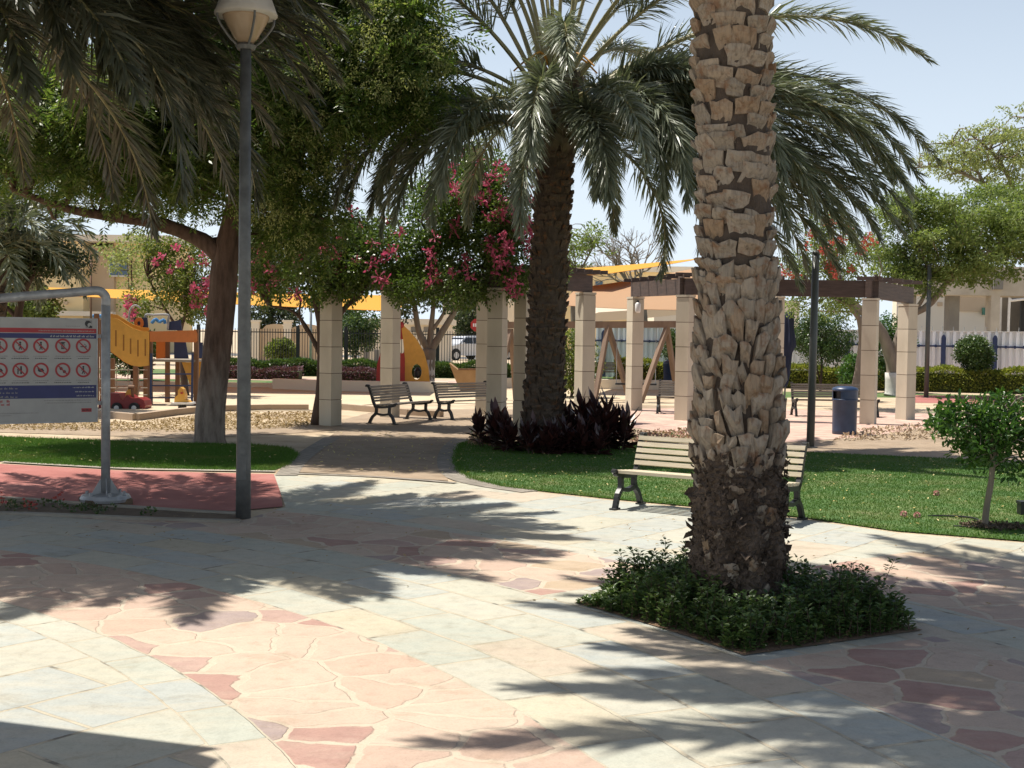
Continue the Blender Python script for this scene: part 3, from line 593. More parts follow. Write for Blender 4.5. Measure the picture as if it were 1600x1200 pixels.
for az, el, L, bend in ((-8, 34, 3.7, 75), (4, 22, 3.9, 78), (-22, 26, 3.8, 82), (-35, 18, 3.6, 80), (12, 8, 3.4, 70), (-12, 8, 3.6, 72), (-48, 20, 3.4, 90), (20, 28, 3.9, 80), (-28, 4, 3.3, 76), (0, -8, 3.0, 60), (-60, 10, 3.2, 80), (32, 14, 3.4, 80), (-18, -8, 2.9, 62), (-4, 45, 3.9, 84), (-16, 16, 4.3, 70), (6, 20, 4.7, 72), (-6, 30, 4.8, 78), (-22, 18, 4.6, 74), (14, 12, 4.5, 70), (-32, 12, 4.5, 72), (2, 4, 4.3, 62), (-95, 20, 4.0, 70), (-80, 5, 4.2, 60), (-65, 25, 4.6, 74), (-55, 8, 4.6, 64), (-45, 22, 4.8, 74), (-38, -4, 4.3, 56), (-28, 8, 4.8, 66), (-20, 30, 5.0, 80), (-12, 2, 4.6, 58), (0, 24, 5.0, 74), (8, 2, 4.5, 58), (22, 18, 4.8, 72), (-50, -10, 3.8, 50), (-75, 35, 4.2, 84), (35, 4, 4.4, 60), (-5, -12, 4.0, 48), (-2, 12, 4.2, 76), (-30, 30, 4.1, 84), (8, 36, 4.2, 82), (-42, 2, 3.6, 72), (-8, -2, 3.6, 64), (-52, 30, 3.8, 92), (-25, 44, 4.2, 88), (16, -4, 3.2, 66), (-70, 24, 3.4, 90), (-38, 38, 4.2, 84)):
    px_frond(b, rng, c3+np.array([.25*math.cos(rad(az)), .25*math.sin(rad(az)), .2]), az, el, L, bend, n=230, w0=.03, sag=.12, veto=lamp_clear)
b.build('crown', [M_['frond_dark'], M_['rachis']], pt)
# small palm far left behind the sign
rng = np.random.default_rng(22); q0 = P(-5, 395, 30)
pt = thing('date_palm', 'smaller palm at the left edge behind the sign, beside the dark leafy tree', 'palm tree', (q0[0], 30, 0))
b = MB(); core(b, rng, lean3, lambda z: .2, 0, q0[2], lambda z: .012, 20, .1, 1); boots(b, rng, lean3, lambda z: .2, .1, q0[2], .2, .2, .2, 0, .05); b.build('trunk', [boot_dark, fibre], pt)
b = MB()
for i in range(34):
    f = i/34; az = i*2.39996; frond(b, rng, np.array([0, 0, q0[2]+.5*(1-f)]), az, rad(72-70*f), 2.5, rad(60+45*f), n=60, w0=.05)
b.build('crown', [M_['frond'], M_['rachis']], pt)

# ------------------------------------------------------------------ leafy trees
def rdir(rng, n): return nrm(rng.normal(size=(n, 3)))
def clump_pts(rng, ells, n, surf_bias=.45, minz=None):
    w_ = np.array([e[1][0]*e[1][1]*e[1][2] for e in ells])**.8; idx = rng.choice(len(ells), n, p=w_/w_.sum())
    c = np.array([e[0] for e in ells])[idx]; r = np.array([e[1] for e in ells])[idx]
    return c+rdir(rng, n)*r*(rng.random((n, 1))**surf_bias)
def tufts(mb, rng, c, rc, per, L, W, droop=.3, flat=1., mi=0, fold=0., out=.7):
    n = len(c)*per; cc = np.repeat(c, per, 0); o = rdir(rng, n)*(rng.random((n, 1))**.5)*rc*np.array([1, 1, flat])
    d = nrm(o)*out+rng.normal(0, .6, (n, 3))+np.array([0, 0, -droop]); nn = rng.normal(0, .6, (n, 3))+np.array([0, 0, .8])
    mb.leaves(cc+o, d, nn, L*rng.uniform(.6, 1.25, n), W*rng.uniform(.7, 1.2, n), mi, fold)
def sprays(mb, rng, p, L, k, lf, wf, droop, mi=0):
    """pinnate sprays: k pairs of narrow leaflets along a drooping twig"""
    n = len(p); d = nrm(np.c_[rng.normal(size=(n, 2)), rng.normal(-droop, .5, n)]); sd = nrm(np.cross(d, np.array([0, 0, 1.])+rng.normal(0, .3, (n, 3))))
    t = np.tile(np.linspace(.15, 1, k), 2); sg = np.r_[np.ones(k), -np.ones(k)]
    Lx = L*rng.uniform(.7, 1.3, n)
    pp = p[:, None, :]+d[:, None, :]*(Lx[:, None]*t)[:, :, None]-np.array([0, 0, 1.])*((t**2)*.25*L)[None, :, None]
    dd = sd[:, None, :]*sg[None, :, None]*.8+d[:, None, :]*.55+rng.normal(0, .15, (n, 2*k, 3))-np.array([0, 0, .25])
    nn = np.cross(dd, np.broadcast_to(d[:, None, :], dd.shape))*sg[None, :, None]+rng.normal(0, .25, dd.shape)
    m = n*2*k; mb.leaves(pp.reshape(-1, 3), dd.reshape(-1, 3), nn.reshape(-1, 3), lf*rng.uniform(.7, 1.2, m), wf*rng.uniform(.8, 1.2, m), mi)
def limbs(mb, rng, path, r0, r1, seg=10, n=14, mi=0):
    p = smooth_path(path, n); mb.tube(p, np.linspace(r0, r1, n)*rng.uniform(.93, 1.07, n), seg, mi); return p
def reach(mb, rng, nodes, targets, r, mi=0):
    """a curved branch from the nearest point of the main limbs to every target"""
    for t in targets:
        d = np.linalg.norm(nodes-t, axis=1)+np.maximum(0, nodes[:, 2]-t[2])*2; a = nodes[np.argmin(d)]
        m = (a+t)/2+rng.normal(0, .12, 3)*np.linalg.norm(t-a)+np.array([0, 0, .1])
        mb.tube(smooth_path([a, m, t], 7), np.linspace(r, r*.25, 7), 5, mi)
def local(ells, base): return [(np.array(c)-base, r) for c, r in ells]
M_['panicle_highlight'] = leafmat('neem_blossom_highlight', [(.27, .30, .12), (.40, .42, .20)], .6, .5)  # pale tone of the blossom, also used for painted highlights on the crown

# neem
rng = np.random.default_rng(31); B = G(327, 692); Y = B[1]; L_ = lambda x, y, dy=0: P(x, y, Y+dy)-B
nm = thing('neem_tree', 'big leafy tree with forked brown trunk and one long bare limb, behind the lamp post', 'tree', B)
b = MB(); tr = smooth_path([(0, 0, -.05), L_(329, 640), L_(338, 560), L_(347, 470), L_(354, 395), L_(370, 320), L_(387, 230, .2), L_(400, 120, .3)], 70)
b.tube(tr, np.interp(np.linspace(0, 1, 70), [0, .05, .3, .5, .7, 1], [.32, .265, .24, .235, .18, .09]), 48, ridge=.022)
tr = tr[::3]
l1 = limbs(b, rng, [L_(352, 410), L_(325, 382), L_(285, 362), L_(230, 345, -.2), L_(160, 336, -.4), L_(105, 326, -.6), L_(20, 296, -.9)], .17, .05, 12, 20)
l2 = limbs(b, rng, [L_(368, 330), L_(440, 240, -.4), L_(530, 150, -.6), L_(620, 90, -.5)], .13, .04)
l3 = limbs(b, rng, [L_(372, 300), L_(330, 180, .8), L_(280, 60, 1.2)], .13, .04)
l4 = limbs(b, rng, [L_(385, 230), L_(450, 90, -.6), L_(500, -60, -.8)], .11, .04)
ells = local([(P(555, 105, 20.4), (1.65, 1.2, 1.3)), (P(480, 330, 23.6), (1.0, .9, .95)), (P(640, 150, 20.2), (.62, .9, .5)), (P(480, 60, 22), (2.0, 2.2, 1.7)), (P(330, 110, 23), (2.2, 2.4, 1.9)), (P(430, -70, 22.3), (3.2, 3, 1.8)), (P(455, 250, 22.6), (1.05, 1.5, 1.35)), (P(160, 190, 23.2), (1.9, 2, 1.35)), (P(630, 60, 20.3), (.72, 1.0, .8)), (P(250, 250, 23.6), (1.5, 1.5, .75)), (P(420, 360, 23.2), (.6, .8, .85)), (P(390, 190, 20.8), (1.7, 1.6, 1.2)), (P(300, 240, 21.6), (1.3, 1.3, .7)), (P(110, 190, 20.8), (1.9, 1.4, 1.2)), (P(230, 170, 20.5), (1.6, 1.3, 1.2)), (P(20, 150, 22), (1.6, 1.6, 1.4))], B)
nodes = np.concatenate([tr[16:], l1[4:], l2, l3, l4]); cl = clump_pts(rng, ells, 1250)
reach(b, rng, nodes, cl[:110], .035)
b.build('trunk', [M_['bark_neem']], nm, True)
b = MB(); tw = np.repeat(cl, 17, 0)+rng.normal(0, .20, (1250*17, 3)); sprays(b, rng, tw, .38, 8, .115, .034, .55)
b.build('crown', [M_['neem']], nm)
b = MB(); c5 = clump_pts(rng, local([(P(560, 100, 19.7), (1.5, .8, 1.0)), (P(480, 160, 20.4), (1., 1., 1.2)), (P(650, 95, 19.6), (.4, .5, .4)), (P(450, 280, 20.6), (1.0, .6, 1.2)), (P(600, 60, 19.6), (1.2, .6, .9))], B), 230, .25); tufts(b, rng, c5, .16, 60, .05, .02, .5)
b.build('blossom_highlights', [M_['panicle_highlight']], nm)  # blossom tufts, many added as sunlit highlights painted in pale colour

def flower_cluster(rng, p, fper, fsize, fm, root):
    k = rng.uniform(.6, 1.25); n = max(6, int(fper*k)); o = rdir(rng, n)*(rng.random((n, 1))**.5)*.15*k; d = nrm(nrm(o)*.7+rng.normal(0, .6, (n, 3))); sd = nrm(np.cross(d, rng.normal(0, 1, (n, 3))+(0, 0, .8)))
    L = (fsize*rng.uniform(.6, 1.25, n))[:, None]; W = L*.4; q = p+o; V = np.r_[p[None], np.stack([q, q+d*L*.5+sd*W, q+d*L, q+d*L*.5-sd*W], 1).reshape(-1, 3)]; i = 1+np.arange(n)*4
    b = MB(); b.add(V, np.c_[i, i+1, i+2, i+3]); b.more(np.c_[np.zeros(n, int), i, i+1]); b.build('flower_cluster', [fm], root)
def tree(name, label, cat, base, stems, ells, nclump, rc, per, lf, wf, leaf, bark, flowers=None, fm=None, fper=40, fsize=.06, flat=1., droop=.2, group=None, twigs=40, seed=1, white=None, sur=.45, tr0=.03):
    rng = np.random.default_rng(seed); base = np.array(base, float); root = thing(name, label, cat, base, group=group)
    b = MB(); nodes = []
    for pts, r0, r1 in stems: nodes.append(limbs(b, rng, [np.array(q)-base for q in pts], r0, r1, 9, 12))
    e = local(ells, base); c = clump_pts(rng, e, nclump, sur); reach(b, rng, np.concatenate(nodes), c[:twigs], tr0)
    b.build('trunk', [bark], root, True)
    if white:
        b = MB(); b.tube(smooth_path([np.array(q)-base for q in white[0]], 6), white[1], 12); b.build('whitewash', [M_['whitewash']], root, True)
    b = MB(); tufts(b, rng, c, rc, per, lf, wf, droop, flat); b.build('crown', [leaf], root)
    if flowers:
        b = MB(); f = np.concatenate([clump_pts(rng, local([q], base), k, .3) for q, k in flowers]); [flower_cluster(rng, p, fper, fsize, fm, root) for p in f]
    return root
def gb(x, Y): p = P(x, 600, Y); return np.array([p[0], Y, 0.])
# bougainvillea trees
B = G(495, 664); Y = B[1]; q = lambda x, y, d=0: P(x, y, Y+d)
tree('bougainvillea_tree', 'bougainvillea tree with dark many-stemmed trunk growing against the pergola column nearest the lamp post', 'tree', B,
     [([B, q(503, 600), q(503, 545), q(500, 500), q(490, 460)], .14, .07), ([q(505, 560), q(520, 510), q(540, 480), q(560, 465)], .09, .04), ([q(500, 555), q(478, 510), q(455, 485), q(420, 478)], .05, .02), ([q(503, 540), q(508, 480), q(520, 430)], .08, .03), ([q(500, 545), q(470, 500), q(470, 470)], .04, .02)],
     [(q(480, 400), (1.35, 1.3, .95)), (q(570, 395), (.9, 1., .95)), (q(410, 430), (.6, .8, .55)), (q(520, 440), (.9, .9, .5))], 210, .30, 150, .085, .05, M_['boug'], M_['bark'],
     [((q(480, 410, -1.0), (1.4, .6, .7)), 16), ((q(405, 435, -.9), (.5, .3, .4)), 8), ((q(570, 370, -.5), (.7, .5, .7)), 6)], M_['bract'], 15, .07, seed=41, droop=.35)
Y = 26.6; B = gb(776, Y); q = lambda x, y, d=0: P(x, y, Y+d)
tree('bougainvillea_tree', 'tall pink flowering bougainvillea covering the pergola top left of the dark palm trunk', 'tree', B,
     [([B, q(777, 580), q(776, 500), q(765, 440)], .07, .05), ([q(776, 500), q(740, 440), q(690, 400)], .05, .03), ([q(776, 480), q(790, 400), q(775, 320)], .05, .03), ([q(740, 440), q(660, 445), q(610, 440)], .04, .02)],
     [(q(715, 400), (1.45, 1.25, .85)), (q(700, 320), (1.2, 1.2, 1.0)), (q(770, 330), (.85, 1.1, 1.1)), (q(745, 265), (.65, .8, .55)), (q(640, 420), (.8, 1., .62)), (q(800, 395), (.5, 1., .95)), (q(700, 455), (1.5, 1.5, .28)), (q(860, 440), (.5, .8, .25))], 330, .27, 150, .078, .045, M_['boug'], M_['bark'],
     [((q(740, 290, -1.0), (.85, .5, .8)), 26), ((q(800, 390, -1.0), (.5, .5, 1.0)), 32), ((q(680, 400, -1.1), (1.1, .4, .8)), 14), ((q(600, 400, -1.0), (.4, .3, .6)), 6), ((q(828, 320, -.8), (.2, .3, .9)), 14)], M_['bract'], 18, .07, seed=42, droop=.35)
Y = 47; B = gb(671, Y); q = lambda x, y, d=0: P(x, y, Y+d)
tree('leafy_tree', 'pale forked tree with a whitewashed foot, right behind the rocket panels', 'tree', B,
     [([B, q(670, 580), q(671, 545)], .20, .24), ([q(671, 548), q(655, 520), q(648, 480), q(640, 440)], .15, .07), ([q(671, 548), q(673, 515), q(676, 490), q(680, 440)], .13, .06), ([q(673, 548), q(690, 520), q(712, 484), q(735, 440)], .16, .07), ([q(676, 515), q(690, 495), q(702, 470)], .08, .05)],
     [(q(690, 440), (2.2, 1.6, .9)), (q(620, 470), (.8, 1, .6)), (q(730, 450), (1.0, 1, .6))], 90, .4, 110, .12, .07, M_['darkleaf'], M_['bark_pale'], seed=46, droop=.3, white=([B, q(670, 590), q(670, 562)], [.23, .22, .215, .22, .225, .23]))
Y = 38; B = gb(290, 38); q = lambda x, y, d=0: P(x, y, Y+d)
tree('bougainvillea_tree', 'sunlit yellow-green bougainvillea with pink flowers above the play tower, left of the brown trunk', 'tree', B,
     [([B, q(285, 560), q(280, 500)], .12, .06), ([q(282, 520), q(250, 470), q(230, 430)], .05, .02), ([q(282, 520), q(300, 450)], .05, .02)],
     [(q(285, 425), (1.1, 1.2, .9)), (q(245, 395), (.5, .7, .4)), (q(300, 470), (1.1, 1., .6)), (q(220, 470), (.55, .7, .4))], 90, .34, 110, .10, .06, M_['boug_light'], M_['bark'],
     [((q(285, 430, -.9), (1.0, .4, .8)), 10), ((q(205, 480, -.8), (.5, .3, .35)), 5), ((q(320, 455, -.9), (.5, .3, .7)), 7)], M_['bract'], 24, .10, seed=43)
Y = 36; B = gb(1330, 36); q = lambda x, y, d=0: P(x, y, Y+d)
tree('bougainvillea_tree', 'red and orange flowering bougainvillea spilling over the dark pergola beam beside the dark lamp post', 'tree', B,
     [([B, q(1345, 560), q(1345, 505), q(1325, 475), q(1300, 440)], .13, .05), ([q(1345, 510), q(1360, 450)], .07, .03)],
     [(q(1305, 405), (1.4, 1.2, .95)), (q(1245, 430), (.8, .9, .6)), (q(1300, 470), (1.5, 1.2, .4)), (q(1285, 350), (.6, .8, .6))], 100, .30, 90, .09, .05, M_['acacia'], M_['bark_pale'],
     [((q(1310, 385, -.9), (1.1, .5, .9)), 26), ((q(1230, 430, -.6), (.5, .4, .4)), 5)], M_['bract_red'], 20, .085, seed=44)
# acacia trees on the right
Y = 44; B = gb(1396, 44); q = lambda x, y, d=0: P(x, y, Y+d)
tree('acacia_tree', 'flat-topped green acacia with leaning whitewashed trunk behind the pergola end', 'tree', B,
     [([B, q(1397, 580), q(1388, 545), q(1372, 510), q(1340, 480), q(1300, 440)], .30, .09), ([q(1395, 560), q(1415, 500), q(1450, 478), q(1480, 440), q(1500, 400)], .17, .06), ([q(1415, 500), q(1440, 470), q(1455, 430)], .1, .04), ([q(1480, 440), q(1560, 400), q(1640, 380)], .08, .03)],
     [(q(1500, 395), (3.1, 2.6, 1.1)), (q(1570, 340), (3.0, 2.6, 1.1)), (q(1430, 330), (1.6, 2, .7)), (q(1440, 430), (1.6, 1.8, .65)), (q(1680, 380), (2.5, 2.5, 1.2)), (q(1395, 410), (1.1, 1.3, 1.1)), (q(1400, 340), (.9, 1.2, .6))], 300, .55, 170, .17, .06, M_['acacia'], M_['bark_pale'], flat=.45, droop=.1, twigs=130, seed=51, white=([B, q(1397, 610), q(1397, 582)], [.33, .32, .315, .31, .31, .312]))
Y = 62; B = gb(1620, 62); q = lambda x, y, d=0: P(x, y, Y+d)
tree('acacia_tree', 'pale sparse tree with bare branches showing above the green acacia', 'tree', B,
     [([B, q(1625, 500), q(1620, 400), q(1600, 330)], .3, .2), ([q(1605, 340), q(1540, 290), q(1480, 262), q(1425, 262)], .14, .03), ([q(1600, 330), q(1560, 250), q(1510, 205)], .13, .03), ([q(1600, 330), q(1620, 230), q(1600, 170)], .13, .03), ([q(1540, 290), q(1500, 230), q(1450, 225)], .08, .02), ([q(1605, 320), q(1680, 260), q(1740, 230)], .13, .03)],
     [(q(1560, 240), (3.6, 3, 1.5)), (q(1480, 255), (1.7, 2, .8)), (q(1620, 205), (2.5, 2.5, 1.5)), (q(1700, 250), (3, 3, 1.8)), (q(1600, 300), (2.5, 2, .7))], 560, .36, 38, .18, .075, M_['acacia_pale'], M_['bark_pale'], flat=.4, twigs=170, seed=52, tr0=.05)
# background greenery
Y = 31; B = gb(40, 31); q = lambda x, y, d=0: P(x, y, Y+d)
tree('leafy_tree', 'dark leafy tree at the left edge over the sign board', 'tree', B, [([B, q(30, 560), q(30, 480), q(50, 430)], .14, .07), ([q(30, 500), q(0, 470), q(-30, 440)], .06, .03)],
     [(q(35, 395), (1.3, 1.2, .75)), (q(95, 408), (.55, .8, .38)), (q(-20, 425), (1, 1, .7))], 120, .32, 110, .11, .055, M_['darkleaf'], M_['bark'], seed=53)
Y = 58; B = gb(900, 58); q = lambda x, y, d=0: P(x, y, Y+d)
tree('leafy_tree', 'light green feathery tree behind the dark palm trunk, left of the bare twiggy tree', 'tree', B, [([B, q(895, 480), q(900, 420)], .16, .06), ([q(898, 440), q(930, 380)], .06, .03)],
     [(q(905, 390), (1.3, 1.5, 1.5)), (q(860, 380), (1.2, 1.2, 1.4)), (q(930, 360), (.6, .8, .8))], 60, .5, 45, .18, .08, M_['acacia'], M_['bark_pale'], seed=54, twigs=50, flat=.5)
def bare(label, x0, y0, Y, sp, seed):
    rng = np.random.default_rng(seed); B = gb(x0, Y); root = thing('bare_tree', label, 'tree', B); b = MB()
    def grow(p, d, L, r, k):
        e = p+d*L; b.tube(smooth_path([p, (p+e)/2+rng.normal(0, .06, 3)*L, e], 4), np.linspace(r, r*.6, 4), 4)
        if k:
            for _ in range(3): grow(e, nrm(d+rng.normal(0, .55, 3)*(1, 1, .7)+(0, 0, .15)), L*rng.uniform(.6, .85), r*.6, k-1)
    top = P(x0, y0, Y)-B
    b.tube(smooth_path([(0, 0, 0), top*.5+(.1, 0, 0), top], 6), np.linspace(.2, .13, 6), 7)
    for _ in range(5): grow(top, nrm(np.array([rng.normal(0, .9), rng.normal(0, .5), .9])), sp, .09, 4)
    b.build('branches', [M_['bark_pale']], root)
bare('leafless twiggy tree behind the yellow shade sail', 1005, 470, 60, 1.15, 61)
Y = 40; B = gb(901, 40)
def bush(label, cx, cy, Y, r, leaf, stemw=.05, seed=1, name='shrub', cat='shrub', group=None, dens=1., sq=1., lf=.09):
    B = gb(cx, Y); c = P(cx, cy, Y); rr = (r, r, r*sq)
    return tree(name, label, cat, B, [([B, (B+c)/2+(.05, 0, 0), c], stemw, stemw*.6), ([B+(.05, 0, .1), (B+c)/2+(-.12, .1, 0), c+(-.2, 0, .1)], stemw*.7, stemw*.4)], [(c, rr)], int(90*dens), r*.30, 80, lf, lf*.6, leaf, M_['bark'], seed=seed, group=group, twigs=14, sur=.3, tr0=.02)
bush('green shrub filling the gap right of the dark palm trunk, left of the striped column', 893, 565, 40, .85, M_['boug_light'], seed=71, sq=1.4)
bush('ball clipped round shrub in front of the corrugated fence, right of the thin pole', 1523, 553, 48, .66, M_['shrub'], .06, 72, dens=1.8, sq=.95)
bush('broad round-headed shrub behind the dark lamp post and bin', 1282, 530, 47, 1.12, M_['shrub'], .05, 73, dens=1.7, sq=.85)
bush('narrow leafier shrub between the two right-hand pergola columns', 1390, 540, 47, .85, M_['sapling'], .05, 74, dens=1.3, sq=1.3)
bush('small clipped shrub seen behind the swing frame, left of the thick palm trunk', 1062, 540, 52, .7, M_['shrub'], .05, 75, dens=1.2)
bush('loose leafy bush growing beside the left side of the pergola column next to the bin', 1338, 585, 40, .5, M_['sapling'], .03, 76, dens=.8, sq=1.3)
bush('dark green bush behind the picket fence, right of the wavy topped wall', 555, 510, 66, 1.3, M_['shrub'], .06, 77, lf=.16)
bush('dark green bush behind the wavy topped wall at its left end', 425, 492, 78, 1.6, M_['darkleaf'], .06, 78, lf=.2)
bush('pale green bush in front of the tan wall, low behind the picket fence', 440, 548, 66, .75, M_['boug_light'], .04, 79, lf=.13, sq=.7)
bush('grey-green bush behind the play tower railings at the left', 205, 545, 48, .9, M_['shrub'], .05, 80, lf=.12)
bush('bright green bush behind the sign board at its top left', 45, 480, 40, .9, M_['acacia'], .05, 81, lf=.12, sq=.7)
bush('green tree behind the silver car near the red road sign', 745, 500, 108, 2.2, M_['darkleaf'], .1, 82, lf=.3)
bush('yellow-green thin tree in front of the cream villa window', 205, 400, 70, 1.7, M_['acacia_pale'], .06, 83, lf=.2, dens=.25, sq=.9)

# hedges
def hedge(name, label, cat, p0, p1, wd, h, leaf, n, lf, kind=None, seed=1):
    rng = np.random.default_rng(seed); p0, p1 = np.array(p0[:2]), np.array(p1[:2]); L = np.linalg.norm(p1-p0); t = (p1-p0)/L; nn = np.array([-t[1], t[0]])
    u = rng.random(n)*L; k = rng.random(n); a = np.where(k < .45, rng.uniform(-.5, .5, n), np.where(rng.random(n) < .5, -.5, .5)+rng.normal(0, .05, n)); z = np.where(k < .45, h+rng.normal(0, .04, n), rng.uniform(.05, 1, n)*h)
    z = z+.06*np.sin(u*2.3)+.04*np.sin(u*5.1+1)
    p = np.c_[p0+np.outer(u, t)+np.outer(a*wd, nn), z]; out = np.c_[np.outer(a*2, nn), np.where(k < .45, 1, .1)]
    root = thing(name, label, cat, (*p0, 0)); off = np.array([*p0, 0]); b = MB(); b.leaves(p-off, out+rng.normal(0, .5, (n, 3)), rng.normal(0, .5, (n, 3))+(0, 0, .7), lf*rng.uniform(.6, 1.3, n), lf*.6); b.build('foliage', [leaf], root)
    b = MB(); c = (p0+p1)/2-p0; b.obox((*c, h*.45), (*(t*L*.495), 0), (*(nn*wd*.36), 0), (0, 0, h*.42)); b.build('branches', [M_['core']], root)
M_['core'] = surf('hedge_inside', [(.04, .055, .016), (.075, .09, .03)], 14, 1, .8, 20)
hedge('hedge', 'long yellow-green clipped hedge in front of the white corrugated fence', 'hedge', gb(1215, 50), gb(1700, 47), 1.0, .80, M_['hedge'], 26000, .10, seed=91)
hedge('hedge', 'shorter bright clipped hedge seen through the swing frame', 'hedge', gb(960, 53), gb(1200, 52), .9, .85, M_['hedge'], 10000, .11, seed=92)
hedge('hedge', 'long low grey-green hedge at the foot of the dark picket fence', 'hedge', gb(340, 56), gb(800, 56), 1.2, .58, M_['shrub'], 24000, .11, seed=93)
hedge('groundcover_bed', 'low purple groundcover strip behind the play sand, left of the pergola column', 'flower bed', gb(330, 51.5), gb(470, 51.5), 1.2, .38, M_['purple_bed'], 4000, .10, seed=94)
hedge('groundcover_bed', 'low purple groundcover strip between the pergola column and the red rocket panel', 'flower bed', gb(520, 51.5), gb(592, 51.5), 1.2, .38, M_['purple_bed'], 2200, .10, seed=95)

# sapling on the lawn
rng = np.random.default_rng(101); B = G(1538, 825); Y = B[1]; q = lambda x, y, d=0: P(x, y, Y+d)-B
sp = thing('sapling', 'young glossy green tree with thin bare trunk on the lawn at the right edge', 'tree', B)
b = MB(); t0 = limbs(b, rng, [(0, 0, 0), q(1542, 790), q(1549, 750), q(1552, 710), q(1558, 670)], .036, .024, 9, 14)
ells = [(q(1545, 670), (.55, .5, .28)), (q(1500, 650), (.34, .4, .17)), (q(1590, 645), (.42, .45, .26)), (q(1570, 710), (.42, .42, .22)), (q(1515, 700), (.22, .3, .16)), (q(1640, 680), (.35, .4, .3))]
c = clump_pts(rng, ells, 150, .35); reach(b, rng, t0[6:], c[:60], .012); b.build('trunk', [M_['bark_pale']], sp, True)
b = MB(); tufts(b, rng, c, .105, 34, .075, .036, -.15, 1., 0, .25, .9); b.build('crown', [M_['sapling']], sp)
b = MB(); n = 900; a = rng.uniform(0, 6.28, n); r_ = .35*rng.random(n)**.5; b.leaves(np.c_[B[0]+.1+r_*np.cos(a), B[1]+r_*np.sin(a)*.8, .015+.02*rng.random(n)], rdir(rng, n), np.c_[rng.normal(0, .3, (n, 2)), np.ones(n)], .04, .025); tag(b.build('mulch', darksoil), kind='stuff')

# shrubs filling the bed of the near palm
rng = np.random.default_rng(111); n = 1150
inner = [polar(12.76, a) for a in np.linspace(29.45, 37.25, 6)]+[polar(14.27, a) for a in np.linspace(37.25, 29.45, 6)]
st = sample_poly(rng, inner, n); b = MB()
hgt = .88*(.28+.12*np.sin(st[:, 0]*4.1+1)*np.cos(st[:, 1]*3.3)+.10*rng.random(n)); corner = np.array(polar(12.75, 37.1)); dcor = np.linalg.norm(st-corner, axis=1); Rs = np.hypot(st[:, 0]-CX, st[:, 1]-CY); As = np.degrees(np.arctan2(st[:, 1]-CY, st[:, 0]-CX)); de = np.minimum(np.minimum(Rs-12.74, 14.3-Rs), np.minimum(As-29.3, 37.4-As)*.236); hgt *= np.clip(.42+de/.38, .42, 1.08); hgt *= np.clip(dcor/.55, .35, 1.); hgt += .22*np.exp(-((st[:, 0]-.98)**2+(st[:, 1]-9.55)**2)/.05)
for k in range(n):
    h = hgt[k]*rng.uniform(.55, 1.15); ln = rng.normal(0, .22, 2); m = int(26+70*h); t = rng.random(m)**.8
    p = np.c_[st[k]+np.outer(t*h, ln), t*h]; a = rng.uniform(0, 6.283, m)
    d = np.c_[np.cos(a), np.sin(a), rng.uniform(-.1, .9, m)]; b.leaves(p+d*.012, d, np.c_[-np.cos(a), -np.sin(a), np.full(m, 1.2)]+rng.normal(0, .35, (m, 3)), .040*rng.uniform(.6, 1.3, m), .025*rng.uniform(.7, 1.2, m), fold=.2)
    b.tube([(*st[k], 0), (*(st[k]+ln*h), h)], [.004, .002], 3, 1, False)
tag(b.build('bed_shrubs', [M_['bedleaf'], M_['bark']]), kind='stuff')
n = 60; p = sample_poly(rng, bed_poly, n); b = MB(); b.leaves(np.c_[p, np.full(n, .02)], rdir(rng, n), np.c_[rng.normal(0, .3, (n, 2)), np.ones(n)], .06, .03, fold=.3); tag(b.build('bed_leaves', M_['litter']), kind='stuff')

# dark red plants round the middle palm
def redplant(x, y, h, seed, label, spread=.42, nst=7):
    rng = np.random.default_rng(seed); B = G(x, y); root = thing('red_leaf_plant', label, 'plant', B, group='dark red plants round the palm'); b = MB()
    for k in range(nst):
        a = rng.uniform(0, 6.28); hh = h*rng.uniform(.5, 1); ft = np.array([.55*spread*math.cos(a)*rng.random()**.5, .5*spread*math.sin(a)*rng.random()**.5, 0]); tp = ft*1.5+(0, 0, hh*.7)
        b.tube([ft, (ft+tp)/2+rng.normal(0, .02, 3), tp], [.014, .011, .007], 5, 1)
        for i in range(15):
            t = .15+.85*i/14; p = ft+(tp-ft)*t; az = i*2.4+rng.normal(0, .3); el = rad(10+62*t+rng.normal(0, 10)); d = np.array([math.cos(az)*math.cos(el), math.sin(az)*math.cos(el), math.sin(el)]); L = .40*h**.5*rng.uniform(.75, 1.15)
            sdv = nrm(np.cross(d, (0, 0, 1.))); W = .052*rng.uniform(.8, 1.2); up = np.cross(sdv, d); m1 = p+d*L*.35; m2 = p+d*L*.72-np.array([0, 0, .03]); tip = p+d*L-np.array([0, 0, .09*(1-t)])
            b.add([p, m1+sdv*W+up*.014, m2+sdv*W*.8+up*.01, tip, m2-sdv*W*.8+up*.01, m1-sdv*W+up*.014], [(0, 1, 2, 3), (0, 3, 4, 5)], 0)
    b.build('leaves', [M_['purple'], M_['bark']], root)
for i, (x, y, h, lab, spd, nst) in enumerate([(768, 700, .78, 'dark red plant farthest left of the palm, apart from the rest', .36, 7), (806, 706, .62, 'low dark red plant against the left side of the palm trunk', .42, 8), (842, 711, .55, 'lowest dark red plant, directly in front of the palm trunk', .42, 9), (880, 710, .62, 'dark red plant at the front right foot of the palm trunk', .42, 9), (902, 699, .85, 'dark red plant just right of the palm trunk, behind the low front ones', .42, 9), (932, 703, 1.08, 'tallest dark red plant, its red-tipped spike reaching above the rest', .40, 9), (962, 704, .78, 'dark red plant farthest right of the palm, leaning outward', .42, 9), (925, 713, .55, 'dark red plant at the very front beneath the tallest one', .40, 8)]):
    redplant(x, y, h, 120+i, lab, spd, nst)
rng = np.random.default_rng(131); b = MB()
